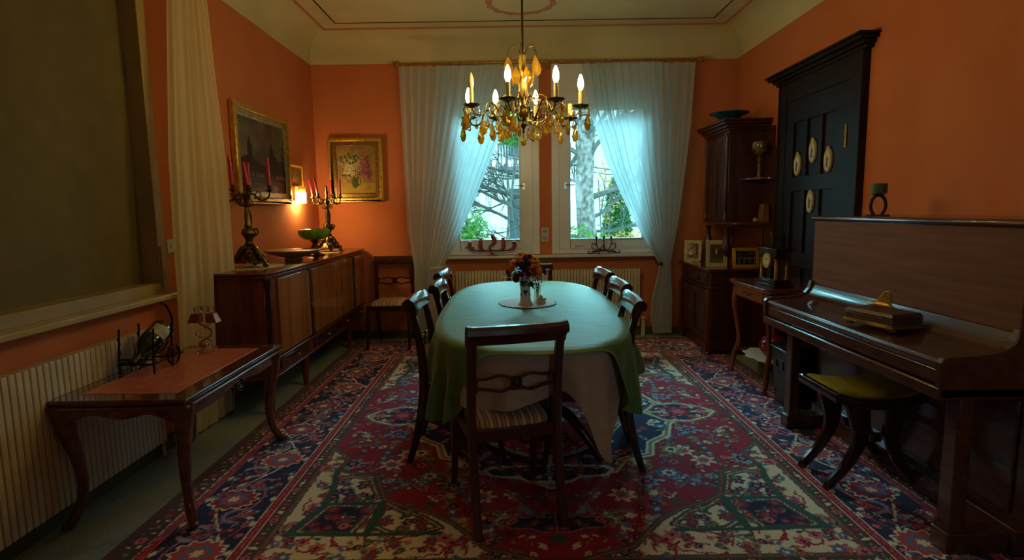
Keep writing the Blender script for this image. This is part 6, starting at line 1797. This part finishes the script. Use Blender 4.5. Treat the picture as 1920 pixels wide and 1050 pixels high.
# ------------------------------------------------------------------ garden and houses outside
struct(MB().box(-30, 40, 6.5, 60, -1.3, -1.2), 'trim_9', mat('lawn_grass', srgb(90,118,62), rough=0.95, col2=srgb(70,96,50), scale=6, detail=8), smooth=False)
HOUSE = mat('white_render_wall', srgb(228,232,232), rough=0.9, col2=srgb(218,224,226), scale=1)
DGL = mat('dark_window_glass', srgb(70,84,90), rough=0.3, spec=0.2)
t = thing('neighbour_house', 'white house with a balcony seen across the garden through the left window', 'house', (-2, 27, -1.2))
MB().box(-9, 3.3, 24, 32, -1.2, 6.2).build('walls', HOUSE, t, world=True, smooth=False)
def hwin(x0, x1, z0, z1, y=24):
    w = MB().frame(x0, x1, z0, z1, 0.08, y-0.06, y+0.02).build('window', mat('window_surround', srgb(206,214,216), rough=0.6) if 'window_surround' not in bpy.data.materials else bpy.data.materials['window_surround'], t, world=True, smooth=False)
    MB().box(x0+0.08, x1-0.08, y-0.02, y-0.005, z0+0.08, z1-0.08).build('pane', DGL, w, world=True, smooth=False)
hwin(-0.15, 1.6, 0.1, 2.35); hwin(-0.15, 1.6, 3.5, 5.3); hwin(-3.6, -2.2, 0.6, 2.0); hwin(-3.6, -2.2, 3.6, 5.0)
b = MB().box(-0.5, 2.4, 22.9, 24, 2.95, 3.12).box(-0.5, 2.4, 22.9, 22.95, 3.95, 4.02)
for k in range(24): b.box(-0.5+0.125*k, -0.46+0.125*k, 22.9, 22.94, 3.12, 3.95)
b.box(-0.5, -0.46, 22.9, 24, 3.95, 4.02)
b.build('balcony', mat('grey_balcony_metal', srgb(84,96,102), rough=0.8), t, world=True, smooth=False)
MB().prism([(-10, 6.2), (4.3, 6.2), (3.3, 6.5), (-9, 6.5)], 23.3, 32.7, 'y').build('roof', mat('grey_roof', srgb(120,110,104), rough=0.8), t, world=True, smooth=False)
t = thing('far_house', 'pale house wall seen beyond the trees through the right window', 'house', (7, 31, -1.2))
MB().box(3.9, 12, 28, 34, -1.2, 5.2).build('walls', HOUSE, t, world=True, smooth=False)
MB().prism([(3.4, 5.2), (12.5, 5.2), (8, 6.6)], 27.6, 34.4, 'y').build('roof', bpy.data.materials['grey_roof'], t, world=True, smooth=False)

BARK = mat('pale_grey_bark', srgb(150,154,146), rough=0.95, col2=srgb(70,76,72), scale=16, stretch=(1, 1, 0.8), bump=1.0, bscale=30, detail=8)
DBARK = mat('dark_twigs', srgb(96,106,100), rough=0.95, col2=srgb(70,78,74), scale=14)
def grow(b, p, d, L, r, depth, rnd, spread=0.6, up_=0.1, steps=5):
    pts = [Vector(p)]; d = Vector(d).normalized()
    for k in range(steps):
        d = (d + Vector((rnd.uniform(-1, 1), rnd.uniform(-1, 1), rnd.uniform(-1, 1)))*0.22 + Vector((0, 0, up_*0.3))).normalized()
        pts.append(pts[-1]+d*L/steps)
    b.tube(pts, [r*(1-0.65*k/steps) for k in range(steps+1)], 6 if r > 0.02 else 4)
    if depth <= 0: return
    for k in range(1, steps+1):
        for q in range(2 if depth > 1 else 2):
            nd = (d + Vector((rnd.uniform(-1, 1), rnd.uniform(-1, 1), rnd.uniform(-0.8, 1)))*spread*1.6).normalized()
            grow(b, pts[k], nd, L*rnd.uniform(0.45, 0.62), r*0.42, depth-1, rnd, spread, up_, 4)
def add_leaves(b, c, rad, n, size, rnd):
    for k in range(n):
        while True:
            p = Vector((rnd.uniform(-1, 1), rnd.uniform(-1, 1), rnd.uniform(-1, 1)))
            if p.length < 1: break
        p = Vector((c[0]+p.x*rad[0], c[1]+p.y*rad[1], c[2]+p.z*rad[2]))
        a = rnd.uniform(0, 6.28); e = rnd.uniform(-0.9, 0.9)
        d = Vector((math.cos(a)*math.cos(e), math.sin(a)*math.cos(e), math.sin(e))); s = d.cross(Vector((rnd.uniform(-1,1), rnd.uniform(-1,1), 1))).normalized()
        L = size*rnd.uniform(0.7, 1.3); w = L*0.24
        m_ = s.cross(d)*L*0.08
        b.add([p, p+d*L*0.5+s*w+m_, p+d*L, p+d*L*0.5-s*w+m_], [(0, 1, 2, 3)])
def leafmat(name, c1, c2):
    m, n, l, bs = new_mat(name)
    tc_ = n.new('ShaderNodeTexCoord'); nz_ = n.new('ShaderNodeTexNoise'); nz_.inputs['Scale'].default_value = 9
    cr_ = n.new('ShaderNodeValToRGB'); cr_.color_ramp.elements[0].position = 0.38; cr_.color_ramp.elements[1].position = 0.62
    cr_.color_ramp.elements[0].color = c1; cr_.color_ramp.elements[1].color = c2
    l.new(tc_.outputs['Object'], nz_.inputs['Vector']); l.new(nz_.outputs[0], cr_.inputs[0])
    l.new(cr_.outputs[0], bs.inputs['Base Color']); bs.inputs['Roughness'].default_value = 0.5
    tl = n.new('ShaderNodeBsdfTranslucent'); l.new(cr_.outputs[0], tl.inputs[0])
    mx = n.new('ShaderNodeMixShader'); mx.inputs[0].default_value = 0.4
    out = [x for x in n if x.type == 'OUTPUT_MATERIAL'][0]
    l.new(bs.outputs[0], mx.inputs[1]); l.new(tl.outputs[0], mx.inputs[2]); l.new(mx.outputs[0], out.inputs[0])
    return m
LFG = leafmat('fresh_green_leaves', srgb(96,156,60), srgb(58,120,50))
LFD = leafmat('conifer_green', srgb(56,130,60), srgb(36,98,50))
LFY = leafmat('autumn_leaves', srgb(200,146,70), srgb(140,130,66))
def tree(label, x, y, r0, r1, top, limbs, seed, lean=0.0, leaves=None, depth=2):
    rnd = random.Random(seed)
    t = thing('garden_tree', label, 'tree', (x, y, -1.2))
    b = MB(); pts = [Vector((x+lean*q/8+0.03*math.sin(q*1.7+seed), y+0.03*math.cos(q*1.3), -1.2+(top+1.2)*q/8)) for q in range(9)]
    b.tube(pts, [r0*(1.35 if q == 0 else 1)+(r1-r0)*q/8 for q in range(9)], 14)
    b.build('trunk', BARK, t, world=True)
    b = MB()
    for (z, dx, dy, dz, L, r) in limbs:
        q = (z+1.2)/(top+1.2); px = x+lean*q
        grow(b, (px, y, z), (dx, dy, dz), L, r, depth, rnd)
    b.build('branches', DBARK, t, world=True)
    if leaves:
        b = MB()
        for c, rad, n, s in leaves: add_leaves(b, c, rad, n, s, rnd)
        b.build('leaves', LFG if leaves[0][3] < 0.5 else LFG, t, world=True, smooth=False, norm=False)
    return t
tree('thick pale-barked bare tree standing just outside the right window', 1.24, 9.5, 0.17, 0.13, 4.6,
     [(1.55, 0.9, 0.3, 0.25, 1.7, 0.05), (2.15, 0.7, -0.3, 0.7, 1.6, 0.045), (2.2, -0.8, 0.3, 0.8, 1.4, 0.045), (1.2, 1, 0.5, 0.1, 1.4, 0.035), (2.7, 0.6, 0.5, 0.9, 1.5, 0.05), (2.6, -0.5, 0.2, 0.9, 1.3, 0.05), (1.0, 1, 0, -0.05, 1.1, 0.025), (2.4, 0.1, -0.5, 0.9, 1.2, 0.03), (1.8, -1, 0.3, 0.1, 1.0, 0.03)], 4, lean=0.02)
tree('slimmer forked tree left of the thick trunk outside the right window', 1.02, 10.6, 0.085, 0.06, 4.6, [(1.4, -0.4, 0, 0.9, 1.5, 0.04), (2.0, 0.5, 0.2, 0.8, 1.4, 0.04), (2.6, -0.5, 0, 0.9, 1.2, 0.03)], 8, lean=-0.15, depth=1)
tree('spreading tree whose bare branches cross the left window', 0.55, 10.4, 0.12, 0.09, 4.4,
     [(2.35, -1, 0.1, 0.25, 2.0, 0.055), (1.55, -1, 0.1, 0.18, 2.2, 0.05), (1.35, -1, -0.1, -0.05, 2.0, 0.04), (1.0, -1, 0.1, 0.1, 2.0, 0.035), (0.75, -1, 0, 0.02, 1.9, 0.03), (1.9, -1, 0.2, 0.4, 1.8, 0.035)], 15, lean=0.05, depth=3)
def bush(name, label, cat, specs, m, seed, stem=True, loc=None):
    rnd = random.Random(seed); c0 = specs[0][0]
    t = thing(name, label, cat, (c0[0], c0[1], -1.2))
    b = MB()
    for c, rad, n, s in specs: add_leaves(b, c, rad, n, s, rnd)
    b.build('leaves', m, t, world=True, smooth=False, norm=False)
    if stem:
        b = MB()
        for c, rad, n, s in specs:
            for k in range(4): b.tube([(c0[0]+rnd.uniform(-.1, .1), c0[1], -1.2), (c[0]+rnd.uniform(-.3, .3)*rad[0], c[1], c[2]*0.5-0.5), (c[0]+rnd.uniform(-.6, .6)*rad[0], c[1], c[2]+rnd.uniform(-.4, .6)*rad[2])], 0.012, 5)
        b.build('stems', DBARK, t, world=True)
bush('garden_shrub', 'bright green leafy shrub at the lower left of the left window', 'shrub', [((-0.75, 9.0, 0.75), (0.42, 0.4, 0.45), 520, 0.12), ((-0.95, 9.0, 0.2), (0.7, 0.4, 0.7), 500, 0.12), ((-0.6, 9.0, 1.15), (0.22, 0.3, 0.22), 90, 0.12)], LFG, 3)
bush('garden_shrub', 'green leafy shrub at the foot of the trunk outside the right window', 'shrub', [((1.05, 8.6, 0.85), (0.28, 0.3, 0.30), 260, 0.10), ((1.35, 8.6, 0.8), (0.3, 0.3, 0.22), 220, 0.10), ((1.2, 8.6, 0.2), (0.7, 0.4, 0.6), 500, 0.11)], LFG, 4)
bush('overhanging_tree', 'fresh green leaves hanging into the top of the left window', 'tree', [((0.0, 9.4, 2.75), (0.36, 0.35, 0.38), 420, 0.12), ((-1.2, 9.4, 3.2), (0.9, 0.4, 0.55), 700, 0.13), ((-1.5, 9.4, 2.3), (0.5, 0.4, 0.5), 260, 0.13)], LFG, 6)
bush('autumn_shrub', 'yellow-brown autumn shrub behind the thick trunk', 'shrub', [((2.05, 12.5, 1.7), (0.5, 0.5, 0.7), 260, 0.09), ((2.5, 12, 0.6), (0.8, 0.4, 0.35), 900, 0.07)], LFY, 9)
rnd = random.Random(12)
t = thing('thuja', 'dark green columnar conifer right of the trunk through the right window', 'tree', (2.88, 15.5, -1.2))
b = MB()
for k in range(5200):
    h = rnd.random()**0.8; a = rnd.uniform(0, 6.28); r = 0.52*(1-h)**0.5*(0.85+0.15*rnd.random())+0.02
    add_leaves(b, (2.88+r*math.cos(a), 15.5+r*math.sin(a), -1.1+3.3*h), (0.02, 0.02, 0.02), 1, 0.13, rnd)
b.build('foliage', LFD, t, world=True, smooth=False, norm=False)
MB().lathe([(0.1, -1.2), (0.35, -1.0), (0.38, 0), (0.28, 1.2), (0, 2.1)], 12, (2.88, 15.5, 0)).build('inner_growth', LFD, t, world=True)
bush('clipped_hedge', 'long low green hedge at the far side of the lawn', 'hedge', [((-2.5+1.3*k, 19.5, -0.35), (0.9, 0.4, 0.85), 420, 0.14) for k in range(9)], LFG, 14, stem=False)
